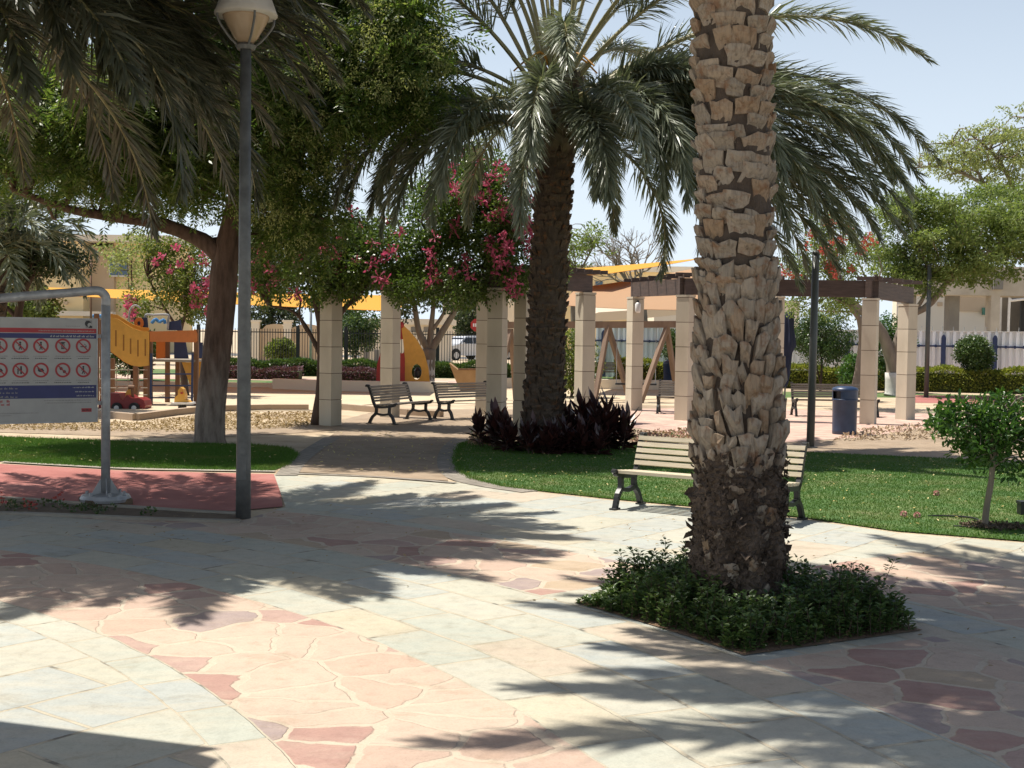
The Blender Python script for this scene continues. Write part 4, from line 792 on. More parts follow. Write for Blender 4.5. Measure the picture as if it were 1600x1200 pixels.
pp = np.r_[sample_poly(rng, g2((735, 686), (775, 683), (775, 700), (730, 698)), 500), sample_poly(rng, g2((985, 684), (1100, 676), (1100, 690), (985, 696)), 1100)]; n = len(pp)
b.leaves(np.c_[pp, rng.random(n)*.14], rdir(rng, n)+(0, 0, .6), rdir(rng, n), .05, .04); tag(b.build('pink_groundcover', leafmat('pink_groundcover_leaf', [(.40, .22, .18), (.45, .28, .20), (.12, .16, .06), (.5, .22, .24)], .7, .2)), kind='stuff')
rng = np.random.default_rng(132); b = MB(); pp = sample_poly(rng, g2((-60, 786), (60, 790), (180, 797), (300, 804), (340, 808), (200, 808), (0, 800), (-60, 798)), 60)
for c in pp:
    if rng.random() < .35: m = 26; o = rdir(rng, m)*.045*(1, 1, .7); b.leaves(np.c_[np.tile(c, (m, 1)), np.full(m, .04)]+o, o+(0, 0, .02), rdir(rng, m), .035, .022)
tag(b.build('bed_weeds', M_['shrub']), kind='stuff')
b = MB(); pp = np.concatenate([sample_poly(rng, g2((35, 792), (60, 794), (60, 803), (35, 801)), 22), sample_poly(rng, g2((85, 783), (100, 784), (100, 790), (85, 790)), 12), sample_poly(rng, g2((0, 784), (10, 785), (10, 800), (0, 799)), 8)]); n = len(pp)
b.leaves(np.c_[pp, .04+.08*rng.random(n)], rdir(rng, n), rdir(rng, n), .04, .04); tag(b.build('bed_flowers', M_['bract_red']), kind='stuff')
# ------------------------------------------------------------------ lamp post and other poles
B = G(380, 810); lp = thing('street_lamp', 'grey lamp post with cream cone hood and glass bowl beside the red path', 'street lamp', B)
top = P(381, 78, B[1])[2]
b = MB(); b.lathe([(.08, 0), (.077, .5), (.064, 2.6), (.056, top)], seg=20); b.build('pole', [M_['pole']], lp, True)
b = MB(); b.lathe([(.09, top), (.11, top+.04), (.07, top+.07), (.05, top+.08)], seg=20); b.build('collar', [M_['pole']], lp)
b = MB(); b.lathe([(.315, top+.345), (.325, top+.37), (.305, top+.42), (.24, top+.60), (.13, top+.76), (.05, top+.84), (.0, top+.87)], seg=36); b.lathe([(.325, top+.356), (.30, top+.42), (.05, top+.8)], seg=36); b.build('hood', [M_['hood']], lp, True)
b = MB(); b.lathe([(.075, top+.07), (.12, top+.12), (.18, top+.22), (.235, top+.32), (.245, top+.36)], seg=32); b.build('glass_bowl', [M_['lampglass']], lp, True)
for k in range(4):
    a = k*math.pi/2+.5; b = MB(); b.tube(smooth_path([(.06*math.cos(a), .06*math.sin(a), top+.02), (.17*math.cos(a), .17*math.sin(a), top+.11), (.29*math.cos(a), .29*math.sin(a), top+.27), (.30*math.cos(a), .30*math.sin(a), top+.365)], 8), .013, 6); b.build('bracket', [M_['pole']], lp)
b = MB(); b.box((0, -.08, .55), (.09, .03, .26)); b.build('access_door', [M_['pole']], lp)
def pole(label, x, y, ytop, Y, r, m, tilt=0., name='pole', cat='pole'):
    B = gb(x, Y) if Y else G(x, y); h = P(x, ytop, B[1])[2]; t = thing(name, label, cat, B)
    b = MB(); b.tube([(0, 0, 0), (tilt*.5, 0, h*.5), (tilt, 0, h)], [r*1.05, r, r*.92], 14); b.build('shaft', [m], t, True)
    b = MB(); b.lathe([(r*1.9, 0), (r*1.9, .025), (r*1.2, .03)], seg=14); b.build('base_plate', [m], t)
    b = MB(); b.lathe([(r*.95, h), (r*1.1, h+.02), (r*.6, h+.05), (.001, h+.06)], (tilt, 0, 0), 14); b.build('cap', [m], t)
pole('dark grey-green pole rising into the palm fronds right of the thick palm trunk', 1266, 700, 396, 0, .068, M_['pole_dark'], .02, 'lamp_post', 'lamp post')
pole('thin grey pole standing right of the last pergola column', 1447, 622, 415, 0, .075, M_['pole_dark'])
pole('thin brown pole in front of the cream villa wall at the left', 142, 0, 398, 60, .05, M_['brownpost'])
pole('pale thin post behind the low wall, left of the dark forked bougainvillea trunk', 485, 0, 455, 60, .06, M_['galv'])

# ------------------------------------------------------------------ rules sign in a pipe frame
B = G(165, 788); ux = nrm(np.array([-.84, -.50, 0])); un = np.array([ux[1], -ux[0], 0]); un = un if un[1] < 0 else -un
sg = thing('rules_sign', 'white board of red prohibition symbols held in a grey pipe frame beside the red path', 'sign', B)
zt = P(168, 447, B[1])[2]-.05; W = 2.15
b = MB(); b.tube([(0, 0, .1), (0, 0, zt-.16)], .05, 16); b.build('post', [M_['galv']], sg, True)
b = MB(); b.tube([ux*W+(0, 0, 0), ux*W+(0, 0, zt-.45)], .05, 16); b.build('post', [M_['galv']], sg, True)
b = MB(); b.tube(smooth_path([(0, 0, zt-.17), (0, 0, zt-.08), ux*.035+(0, 0, zt-.03), ux*.10+(0, 0, zt-.005), ux*.3+(0, 0, zt-.025), ux*1.1+(0, 0, zt-.115), ux*(W-.15)+(0, 0, zt-.235), ux*(W-.03)+(0, 0, zt-.29), ux*W+(0, 0, zt-.46)], 40), .05, 16); b.build('top_bar', [M_['galv']], sg, True)
for k in (0, 1):
    b = MB(); o = ux*W*k; b.lathe([(.27, .04), (.28, .07), (.26, .11), (.12, .115), (.06, .13)], o, 24)
    b.build('base_plate', [M_['galv']], sg)
    b = MB(); b.box(o+(0, 0, .03), (.50, .42, .09), math.atan2(ux[1], ux[0])); b.build('footing', [darksoil], sg)
    for j in range(4):
        b = MB(); a = j*math.pi/2+.4; v = np.array([math.cos(a), math.sin(a), 0]); b.prism([(.05, .11), (.16, .11), (.05, .30)], o-np.cross(v, (0, 0, 1))*.006, v, (0, 0, 1), np.cross(v, (0, 0, 1))*.012); b.build('gusset', [M_['galv']], sg)
    for j in range(6):
        b = MB(); a = j*math.pi/3; b.lathe([(.018, .105), (.018, .15), (.0, .155)], o+np.array([.21*math.cos(a), .21*math.sin(a), 0]), 6); b.build('bolt', [M_['galv']], sg)
PW, PH_ = 1.86, 1.135; zb = P(148, 657, B[1])[2]; x0 = .105
def pp(u, v, d=0.): return ux*(x0+u)+un*d+np.array([0, 0, zb+v])   # u runs from the right edge to the left
b = MB(); b.prism([(0, 0), (PW, 0), (PW, PH_), (0, PH_)], pp(0, 0, .0), ux, (0, 0, 1), un*.022); panel = b.build('panel', [M_['signwhite']], sg)
b = MB(); fr = .018
for (u0, v0, u1, v1) in ((-.012, -.012, PW+.012, .003), (-.012, PH_-.003, PW+.012, PH_+.012), (-.012, .003, .003, PH_-.003), (PW-.003, .003, PW+.012, PH_-.003)):
    b.prism([(u0, v0), (u1, v0), (u1, v1), (u0, v1)], pp(0, 0, -.004), ux, (0, 0, 1), un*.032)
b.build('edge_frame', [M_['galv']], sg)
b = MB()
for v in (.2, .95):
    for u0, u1 in ((-.10, .1), (PW-.1, PW+.16)): b = MB(); b.bar(pp(u0, v, -.012), pp(u1, v, -.012), .012, .04); b.build('bracket', [M_['galv']], sg)
prt = MB(); ART = [M_['signred'], M_['signblue'], M_['signblack'], M_['signgrey'], M_['signwhite']]
def art(poly, mi, lev=1): prt.prism(poly, pp(0, 0, .022+.0012*(lev-1)), ux, (0, 0, 1), un*.0012*1.0, mi)
def rect(u0, v0, u1, v1, mi, lev=1): art([(u0, v0), (u1, v0), (u1, v1), (u0, v1)], mi, lev)
rect(.004, .982, PW-.004, 1.032, 0); rect(.004, .922, PW-.004, .975, 1)
rect(.004, .262, PW-.004, .405, 1)
r_ = np.random.default_rng(3)
def words(u0, u1, v, h, mi, lev=1, gap=.006):
    u = u0
    while u < u1:
        wv = r_.uniform(.012, .034)*h/.012*.8; e = min(u+wv, u1); k = u
        while k < e-.001:
            s_ = h*.42; hh = h*(1 if r_.random() < .3 else .62); rect(k, v, min(k+s_*.72, e), v+hh, mi, lev); k += s_
        u = e+gap*h/.012
words(.03, .62, 1.0, .012, 4, 2); words(.03, .50, .936, .022, 4, 2); words(.18, .34, 1.055, .010, 3)
def disc(u, v, r, mi, lev=1, n=28): art([(u+r*math.cos(k*2*math.pi/n), v+r*math.sin(k*2*math.pi/n)) for k in range(n)], mi, lev)
def ringa(u, v, r0, r1, mi, lev, n=32):
    for k in range(n):
        a, c = k*2*math.pi/n, (k+1)*2*math.pi/n
        art([(u+r0*math.cos(a), v+r0*math.sin(a)), (u+r1*math.cos(a), v+r1*math.sin(a)), (u+r1*math.cos(c), v+r1*math.sin(c)), (u+r0*math.cos(c), v+r0*math.sin(c))], mi, lev)
def line(u0, v0, u1, v1, wd, mi, lev):
    d = nrm(np.array([u1-u0, v1-v0])); m = np.array([-d[1], d[0]])*wd/2; p, q = np.array([u0, v0]), np.array([u1, v1]); art([p-m, q-m, q+m, p+m], mi, lev)
def man(u, v, s, kind):
    if kind == 0: disc(u, v+s*.42, s*.13, 2, 2, 12); line(u, v+.28*s, u, v-.1*s, .2*s, 2, 2); line(u, v-.08*s, u-.16*s, v-.5*s, .1*s, 2, 2); line(u, v-.08*s, u+.16*s, v-.5*s, .1*s, 2, 2); line(u, v+.2*s, u+.28*s, v-.05*s, .08*s, 2, 2)
    elif kind == 1: rect(u-.2*s, v-.4*s, u+.2*s, v+.42*s, 2, 2); rect(u-.3*s, v+.42*s, u+.3*s, v+.52*s, 2, 2); rect(u-.12*s, v-.3*s, u-.06*s, v+.3*s, 4, 3); rect(u+.06*s, v-.3*s, u+.12*s, v+.3*s, 4, 3)
    elif kind == 2: line(u-.42*s, v-.08*s, u+.38*s, v-.08*s, .12*s, 2, 2); line(u-.4*s, v+.05*s, u-.1*s, v+.3*s, .06*s, 2, 2); line(u+.1*s, v+.05*s, u+.3*s, v+.22*s, .05*s, 2, 2)
    elif kind == 3: art([(u-.4*s, v-.1*s), (u-.2*s, v-.26*s), (u+.25*s, v-.22*s), (u+.42*s, v+.02*s), (u+.25*s, v+.2*s), (u-.2*s, v+.22*s)], 2, 2); disc(u+.32*s, v+.22*s, .1*s, 2, 3, 10)
    elif kind == 4: disc(u-.2*s, v-.2*s, .2*s, 2, 2, 12); disc(u+.22*s, v+.2*s, .2*s, 2, 2, 12); line(u-.05*s, v-.05*s, u+.1*s, v+.1*s, .1*s, 2, 2)
    elif kind == 5: disc(u-.1*s, v+.4*s, s*.12, 2, 2, 12); line(u-.1*s, v+.28*s, u-.1*s, v-.5*s, .2*s, 2, 2); disc(u+.28*s, v+.1*s, .09*s, 2, 2, 10); line(u+.28*s, v, u+.28*s, v-.5*s, .14*s, 2, 2); line(u-.1*s, v+.1*s, u+.28*s, v-.15*s, .06*s, 2, 2)
rect(.05, 1.04, .12, 1.125, 3); disc(.095, 1.088, .034, 2, 2, 16); disc(.076, 1.074, .024, 4, 3, 14); art([(.05, 1.04), (.09, 1.04), (.072, 1.07), (.05, 1.06)], 2, 4)
kinds = [[2, 1, 0, 0, 0, 3], [0, 4, 3, 5, 3, 1]]
for ri, v in enumerate((.838, .572)):
    for ci in range(6):
        u = [.145, .365, .595, .81, 1.02, 1.24][ci]; r = .082 if not (ri == 0 and ci == 5) else .082
        man(u, v, .085, kinds[ri][ci]); ringa(u, v, .062, .082, 0, 3, 28); line(u+.05, v+.05, u-.05, v-.05, .013, 0, 4)
        words(u-.08, u+.08, v-.118, .011, 3); words(u-.09 if ci % 2 else u-.06, u+.09 if ci % 2 else u+.06, v-.142, .011, 2)
for k, v in enumerate((.372, .325, .28)): words(.03, .26-.02*k, v, .015, 4, 2); words(.84, 1.2, v-.008, .02, 3, 2, .01)
words(.06, .56, .232, .013, 3); words(.06, .55, .205, .013, 3); words(.92, 1.15, .222, .026, 0, 1, .02); words(.92, 1.15, .188, .026, 0, 1, .01); words(.62, 1.5, .10, .009, 3); words(.9, 1.7, .075, .008, 3)
rect(.055, .105, .165, .145, 0); words(.062, .158, .117, .018, 2, 2)
prt.build('printing', ART, panel)

# ------------------------------------------------------------------ benches
def make_bench(L, nb, ns, slat, th, label, loc, rz, group='park benches', sh=.055):
    t = thing('park_bench', label, 'bench', loc, rz, group)
    for s_ in (-1, 1):
        x = s_*(L/2-.035); b = MB(); wd = .055
        def sw(pts, hw):
            p = smooth_path([(x, y, z) for y, z in pts], 3*len(pts)); 
            for a, c in zip(p[:-1], p[1:]): b.bar(a-(c-a)*.12, c+(c-a)*.12, wd, hw, up=(0, 1, 0) if abs(c[2]-a[2]) > abs(c[1]-a[1]) else (0, 0, 1))
        sw([(-.33, .0), (-.27, .16), (-.20, .24), (-.205, .385)], .055); sw([(.30, 0), (.22, .15), (.13, .24), (.12, .385)], .055); sw([(-.21, .235), (-.04, .205), (.14, .235)], .045)
        sw([(-.33, .43), (-.29, .405), (-.1, .375), (.1, .37), (.17, .41)], .05); sw([(.13, .36), (.19, .46), (.235, .60), (.29, .76), (.33, .83)], .05); sw([(.30, .82), (.36, .83), (.375, .80)], .04); sw([(-.31, .43), (-.355, .455), (-.37, .43)], .035)
        b.box((x, -.33, .012), (.075, .13, .024)); b.box((x, .30, .012), (.075, .13, .024))
        b.build('end_frame', [M_['iron']], t)
    b = MB(); ys = np.linspace(-.285, .12, ns)
    for y in ys: b.box((0, y, .432-.03*(y+.285)/.4+th/2-.012), (L-.02, .40/ns*.80, th))
    b.build('seat', [slat], t)
    b = MB()
    for k in range(nb):
        f = (k+.5)/nb; z = .47+.35*f; y = .165+.125*f+.0; d = nrm(np.array([0, .36, 1.])); nn = np.array([0, -1., .36])/1.063
        b.obox((0, y+.005, z), (L/2-.01, 0, 0), nn*th/2, d*(.36/nb)*.5*.70)
    b.build('backrest', [slat], t)
    return t
bl, br = G(997, 788), G(1256, 813); mid = (bl+br)/2; ax = br-bl; fw = np.array([ax[1], -ax[0], 0]); fw = fw if fw[1] < 0 else -fw; fw = nrm(fw)
make_bench(2.06, 5, 5, M_['slat_cream'], .035, 'cream slatted bench on black iron ends, on the paving behind the thick palm trunk', mid+fw*.28, math.atan2(ax[1], ax[0]))
def place_bench(slat, label, l, r, L, nb=6, face=None, src=None):
    a, c = G(*l), G(*r); ax = c-a; m = (a+c)/2; ang = math.atan2(ax[1], ax[0])
    if face == 'away': ang += math.pi
    fwd = np.array([math.sin(ang), -math.cos(ang), 0]); loc = m+fwd*.28
    return dup(src, loc, ang, label) if src else make_bench(L, nb, 5, slat, .03, label, loc, ang)
gb1 = place_bench(M_['slat_grey'], 'weathered grey slatted bench on the brick path, left of its twin', (573, 663), (640, 655), 1.75)
place_bench(None, 'weathered grey slatted bench partly behind the shaded pergola column, right of its twin', (671, 655), (768, 650), 1.9, src=gb1)
gb2 = place_bench(M_['slat_dark'], 'dark slatted bench under the pergola behind the blue litter bin', (1230, 649), (1368, 651), 2.1)
place_bench(None, 'dark slatted bench just left of the thick palm trunk, behind a pergola column', (1036, 645), (1150, 648), 2.0, src=gb2)
place_bench(None, 'far dark slatted bench beyond the swing frame, in front of the hedge', (925, 596), (985, 596), 2.0, src=gb2)
place_bench(None, 'far dark slatted bench behind the last pergola column at the right', (1095, 598), (1150, 598), 2.0, src=gb2)

# ------------------------------------------------------------------ litter bin, parasol, valve box, hose
B = G(1319, 679); lb = thing('litter_bin', 'round dark blue litter bin with a domed lid and side opening, beside the pergola column', 'litter bin', B, rz=rad(-14))
b = MB(); b.lathe([(.225, 0), (.245, .02), (.245, .10), (.25, .70), (.262, .715), (.262, .735), (.252, .74)], seg=36); b.build('body', [M_['blue']], lb, True)
b = MB(); an = np.linspace(0, 2*math.pi, 37); R = .258
for k in range(36):
    m = (an[k]+an[k+1])/2
    if abs(((m-rad(222)+math.pi) % (2*math.pi))-math.pi) < .46: continue
    V = [(R*math.cos(t), R*math.sin(t), z) for z in (.74, .90) for t in (an[k], an[k+1])]; b.add(V, (0, 1, 3, 2))
b.lathe([(.258, .90), (.268, .905), (.268, .93), (.24, .97), (.15, .995), (.0, 1.0)], seg=36); b.build('lid', [M_['blue']], lb, True)
b = MB(); b.lathe([(.20, .73), (.20, .9)], seg=20); b.build('opening', [M_['signblack']], lb)
B = gb(1226, 37); ps = thing('closed_parasol', 'closed dark blue parasol standing behind the pergola, right of the thick palm trunk', 'parasol', B); h = P(1230, 487, 37)[2]
b = MB(); b.tube([(0, 0, 0), (.08, 0, h)], .025, 8); b.build('pole', [M_['pole_dark']], ps)
b = MB(); n = 14; zz = np.linspace(.55, h, n); an = np.linspace(0, 2*math.pi, 24, endpoint=False); V = []
for i, z in enumerate(zz):
    f = i/(n-1); r = np.interp(f, [0, .1, .45, .55, .75, .97, 1], [.05, .10, .13, .22, .15, .13, .12])*(1+.22*np.sin(an*6+f*5)); V.append(np.c_[.08*z/h+r*np.cos(an), r*np.sin(an), np.full(24, z)])
V = np.concatenate(V); i, j = np.meshgrid(np.arange(n-1), np.arange(24), indexing='ij'); i = i.ravel(); j = j.ravel(); k = (j+1) % 24
b.add(V, np.c_[i*24+j, i*24+k, (i+1)*24+k, (i+1)*24+j]); b.more(np.arange(24)+(n-1)*24); b.build('cover', [plain('navy_cloth', (.012, .018, .045), .9)], ps, True)
B = G(1600, 806); vb = thing('valve_box', 'small black box on the lawn cut by the right edge, beside the young tree', 'box', B)
b = MB(); b.box((0, 0, .07), (.12, .12, .14)); b.build('body', [M_['iron']], vb); b = MB(); b.box((0, 0, .155), (.14, .14, .03)); b.build('lid', [M_['iron']], vb)
b = MB(); hp = smooth_path([G(1450, 806, .02), G(1480, 806, .03), G(1520, 809, .03), G(1533, 816, .02)], 14); b.tube(hp, .010, 8); b.tube(smooth_path([G(1490, 822, .02), G(1520, 823, .025), G(1560, 822, .02), G(1590, 819, .02)], 12), .010, 8)
hs = b.build('hose', [M_['iron']]); tag(hs, 'thin black irrigation hose lying on the grass by the young tree', 'hose')
for x, y, lab in ((1412, 803, 'pink flower ball on the lawn, left of its twin'), (1433, 805, 'pink flower ball on the lawn, right of its twin'), (1463, 771, 'pink fallen flower on the lawn, farther than the two balls')):
    p = G(x, y, .045); m = 90; b = MB(); o = rdir(rng, m)*.022; b.leaves(o, o+rdir(rng, m)*.01, rdir(rng, m), .022, .02); f_ = b.build('fallen_flower', [M_['pinkball']]); f_.location = p; tag(f_, lab, 'flower')

# ------------------------------------------------------------------ pergolas
COLS = []
def column(x, y, ytop, a_left, label, Yd=None):
    B = gb(x, Yd) if Yd else G(x, y); B[2] = 0; h = P(x+4, ytop, B[1])[2]; al = math.atan2(B[0], B[1]); rot = -al-rad(a_left)
    t = thing('pergola_column', label, 'column', B, rot, 'square stone pergola columns'); n = 5; sp = (h-.06)/n; W = .33; b = MB()
    for k in range(n): b.box((0, 0, k*sp+sp/2), (W, W, sp-.014))
    b.build('shaft', [M_['column']], t); b = MB()
    for k in range(n): b.box((0, 0, (k+1)*sp-.0), (W-.02, W-.02, .016))
    b.build('joint', [M_['joint']], t)
    b = MB(); b.box((0, 0, h-.026), (W+.02, W+.02, .052)); b.build('cap', [M_['column']], t)
    COLS.append((B, h)); return B, h
HT = 463
r1 = column(1356, 663, 466, 10, 'square stone column right of the blue bin, brightest face toward the camera'); r2 = column(1414, 656, 475, 40, 'rightmost square stone column, set back under the end of the dark beam')
r3 = column(1207, 658, 463, 30, 'square stone column half hidden behind the right side of the thick palm trunk'); r4 = column(1068, 657, 461, 25, 'square stone column touching the left side of the thick palm trunk, carrying the brown beam'); r5 = column(990, 641.6, 464, 62, 'square stone column with a small lamp at its top, left end of the brown beam')
l1 = column(516, 665, 455, 42, 'shaded square column beside the dark bougainvillea trunk'); l2 = column(609, 652, 455, 33, 'square column with striped shadow behind the left weathered bench')
l3 = column(756, 647.5, 460, 20, 'sunlit square column right behind the end of the right weathered bench'); l4 = column(775, 671, 450, 20, 'shaded square column in front of the sunlit one, left of the dark palm trunk'); l5 = column(818, 668, 450, 40, 'square column mostly hidden behind the dark palm trunk'); r6 = column(912, 659, 457, 57, 'square column with slatted shadow stripes right of the dark palm trunk')
def pergola_top(label, lines, sw, slats):
    o = lines[0][0][0]; t = thing('pergola_beams', label, 'pergola roof', (o[0], o[1], 0)); off = np.array([o[0], o[1], 0]); oz = {}
    for i, (a, c) in enumerate(lines):
        A, ha = a; Cc, hc = c; A = A-off; Cc = Cc-off; d = nrm(Cc-A); z0 = ha+.005*(i+1); z1 = hc+.005*(i+1); b = MB()
        e0, e1 = (.17, .17); b.bar(A-d*e0+(0, 0, z0+.19), Cc+d*e1+(0, 0, z1+.19), .16-.004*i, .38+.004*i); b.build('beam', [M_['beam']], t)
        L = np.linalg.norm(Cc-A); nn = np.array([-d[1], d[0], 0]); b = MB(); m = max(2, int(L/slats))
        for k in range(m+1):
            p = A-d*.1+d*(L+.2)*k/m+(0, 0, z0+.38+.045+.003*i); b.bar(p-nn*sw, p+nn*sw, .05, .085)
        b.build('slat', [M_['beam']], t)
    return t
pergola_top('dark timber pergola beams on the right-hand columns, brown face toward the camera', [(r5, r4), (r4, r3), (r3, r1), (r1, r2)], .30, .55)
pergola_top('dark timber pergola beams on the columns around the dark palm trunk, mostly hidden in leaves', [(l4, l5), (l5, r6), (l1, l2), (l2, l3)], .5, .3)
B5, h5 = r5; wlp = thing('wall_lamp', 'small white lantern near the top of a pergola column', 'lamp', B5+np.array([.04, -.26, h5-.42]))
b = MB(); b.lathe([(.05, 0), (.07, .04), (.075, .22), (.05, .26), (.02, .28)], seg=12); b.build('shade', [M_['white']], wlp, True); b = MB(); b.box((0, .05, .30), (.05, .14, .05)); b.build('bracket', [M_['iron']], wlp)

# ------------------------------------------------------------------ play ground
Y = 33; O = gb(262, Y); tw = thing('play_tower', 'wooden play tower with orange board, wavy yellow chute side and blue climbing ladder', 'play tower', O); X = lambda x, y, d=0: P(x, y, Y+d)-O
def post(x, y0, y1, d=0, w_=.11, m='brownpost', nm='post'):
    p = X(x, y1, d); b = MB(); b.box((p[0], d, p[2]/2), (w_, w_, p[2])); b.build(nm, [M_[m]], tw)
for x, yt, d in ((151, 490, .3), (235, 517, 0), (307, 515, 0), (176, 560, 1.2), (212, 572, .8), (228, 570, 1.3), (262, 520, 1.2), (278, 520, 1.3), (160, 500, 1.5)): post(x, 0, yt, d)
def pxprism(b, pts, d, th, mi=0): 
    q = [X(*k, d) for k in pts]; b.prism([(v[0], v[2]) for v in q], (0, d, 0), (1, 0, 0), (0, 0, 1), (0, th, 0), mi)
b = MB(); pxprism(b, [(234, 518), (306, 516), (308, 521), (308, 533), (305, 535), (234, 534)], -.09, .035); b.build('orange_board', [M_['orange']], tw)
top_ = [(160, 496), (172, 496), (184, 498), (196, 506), (208, 513), (220, 517), (233, 518)]; bot_ = [(233, 571), (218, 573), (206, 571), (194, 565), (184, 557), (172, 548), (160, 540)]
b = MB(); pxprism(b, top_+bot_, -.10, .03); b.build('chute_side', [M_['yellow']], tw)
b = MB(); pxprism(b, [(x, y-6) for x, y in top_]+[(x, y-10) for x, y in bot_], .62, .03); b.build('chute_side', [M_['yellow']], tw)
b = MB(); q = [X(x, y-2, 0) for x, y in bot_]
for a, c in zip(q[:-1], q[1:]): b.add([(a[0], -.07, a[2]), (a[0], .62, a[2]), (c[0], .62, c[2]), (c[0], -.07, c[2]), (a[0], -.07, a[2]-.03), (a[0], .62, a[2]-.03), (c[0], .62, c[2]-.03), (c[0], -.07, c[2]-.03)], [(0, 1, 2, 3), (7, 6, 5, 4), (0, 3, 7, 4), (1, 5, 6, 2)])
b.build('chute_floor', [M_['orange']], tw)
b = MB()
for x, y0, y1 in ((181, 516, 541), (193, 523, 548), (204, 529, 553), (215.5, 531, 557), (227, 530, 556)): pxprism(b, [(x-1.1, y0), (x+1.1, y0), (x+1.1, y1), (x-1.1, y1)], -.104, .003)
b.build('slots', [plain('slot_brown', (.30, .13, .02), .7)], tw)
b = MB(); p0 = X(236, 563); p1 = X(306, 563); b.box(((p0[0]+p1[0])/2, .55, p0[2]), (p1[0]-p0[0], 1.3, .06)); b.build('deck', [M_['slat_grey']], tw)
b = MB()
for x in (239, 303): p = X(x, 552); q = X(x, 628); b.bar((p[0], -.14, p[2]), (q[0], -.20, q[2]), .05, .05)
for y in (584, 602, 621): p = X(239, y); q = X(303, y); b.bar((p[0], -.17, p[2]), (q[0], -.17, q[2]), .035, .035)
b.build('ladder', [M_['bluepaint']], tw)
b = MB(); pxprism(b, [(244, 534), (258, 534), (258, 563), (244, 563)], 1.1, .03); b.build('orange_board', [M_['orange']], tw)
b = MB(); pxprism(b, [(272, 534), (290, 534), (295, 562), (272, 562)], 1.15, .03); b.build('blue_board', [M_['bluepaint']], tw); b = MB(); pxprism(b, [(308, 535), (316, 535), (316, 560), (308, 560)], .4, .03); b.build('blue_board', [M_['bluepaint']], tw)
b = MB(); pxprism(b, [(284, 566), (300, 566), (318, 628), (308, 632)], .3, .04); b.build('slide', [M_['yellow']], tw); b = MB(); pxprism(b, [(300, 560), (316, 560), (318, 610), (312, 622)], .9, .04); b.build('slide', [M_['yellow']], tw)
b = MB(); pxprism(b, [(208, 497), (230, 496), (232, 517), (212, 517)], .8, .03); b.build('blue_board', [M_['bluepaint']], tw); b = MB(); pxprism(b, [(262, 503), (282, 500), (284, 516), (262, 516)], 1.0, .03); b.build('blue_board', [M_['bluepaint']], tw)
b = MB(); v = X(217.5, 505, .77); ang = np.linspace(0, 2*math.pi, 24, endpoint=False)
for k in range(24):
    a, c = ang[k], ang[(k+1) % 24]; b.add([(v[0]+r*math.cos(t)*.82, .77, v[2]+r*math.sin(t)) for t in (a, c) for r in (.055, .15)]+[(v[0]+r*math.cos(t)*.82, .73, v[2]+r*math.sin(t)) for t in (a, c) for r in (.055, .15)], [(0, 2, 3, 1), (4, 5, 7, 6), (1, 3, 7, 5), (0, 4, 6, 2)])
b.build('orange_ring', [M_['orange']], tw)
b = MB(); p = smooth_path([X(237, 505, .9), X(243, 499, .9), X(249, 503, .9), X(256, 500, .9), X(258, 506, .9)], 12); b.tube(p, .045, 8); b.build('blue_wave', [M_['skyblue']], tw)
b = MB(); b.tube(smooth_path([X(228, 500, .95), X(228, 492, .95), X(240, 492, .95), X(262, 492, .95), X(263, 500, .95), X(262, 515, .95)], 20), .03, 8); b.build('handrail', [M_['galv']], tw); b = MB(); b.tube(smooth_path([X(201, 505, 1.2), X(203, 485, 1.2), X(211, 477, 1.2), X(220, 482, 1.2)], 12), .025, 8); b.build('handrail', [M_['galv']], tw)
b = MB()
for y in (578, 592, 606, 617): b.tube([X(155, y, 1.0), X(232, y, 1.0)], .012, 5)
for x in (182, 200, 217): b.tube([X(x, 575, 1.0), X(x, 618, 1.0)], .012, 5)
b.build('climbing_net', [M_['slat_grey']], tw)
b = MB()
for x in (178, 188): p = X(x-6, 500, 1); b.tube([X(x-33, 494, .9), X(x-25, 494, .9)], .05, 8)
b.build('blue_roller', [M_['skyblue']], tw)
# spring riders
Y = 31.5; O = gb(195, Y); X = lambda x, y, d=0: P(x, y, Y+d)-O
rc = thing('ride_on_car', 'dark red ride-on toy car on the sand with a yellow seat back', 'play ride', O)
b = MB(); pxprism(b, [(153, 641), (154, 628), (160, 618), (170, 614), (186, 615), (188, 622), (192, 625), (198, 617), (206, 622), (218, 622), (225, 626), (227, 634), (225, 641)], -.3, .6); b.build('body', [plain('dark_red_plastic', (.24, .02, .018), .4)], rc)
b = MB(); pxprism(b, [(195, 622), (197, 612), (201, 608), (207, 609), (209, 622)], -.1, .05); b.build('seat_back', [M_['yellow']], rc)
b = MB(); b.tube([X(208, 622, -.1), X(206, 606, -.1)], .035, 8); b.tube([X(201, 605, -.1), X(210, 605, -.1)], .05, 8); b.build('steering_wheel', [M_['brownpost']], rc)
for x in (189, 216):
    p = X(x, 636)
    for yy in (-.36, .30): b = MB(); b.tube([(p[0], yy, p[2]), (p[0], yy+.06, p[2])], .13, 16); b.build('wheel', [M_['tyre']], rc)
    b = MB(); b.tube([(p[0], -.375, p[2]), (p[0], -.362, p[2])], .06, 12); b.build('hub', [M_['white']], rc)
O = gb(285, 31.5); X = lambda x, y, d=0: P(x, y, 31.5+d)-O; sr = thing('spring_rider', 'small orange-yellow spring rider on the sand under the tower ladder', 'play ride', O)
b = MB(); pxprism(b, [(272, 630), (273, 621), (278, 617), (278, 610), (282, 605), (286, 608), (289, 616), (289, 624), (294, 626), (299, 630)], -.12, .24); b.build('body', [M_['yellow']], sr)
b = MB(); pxprism(b, [(266, 632), (300, 632), (299, 629), (268, 629)], -.2, .4); b.build('footboard', [M_['white']], sr)
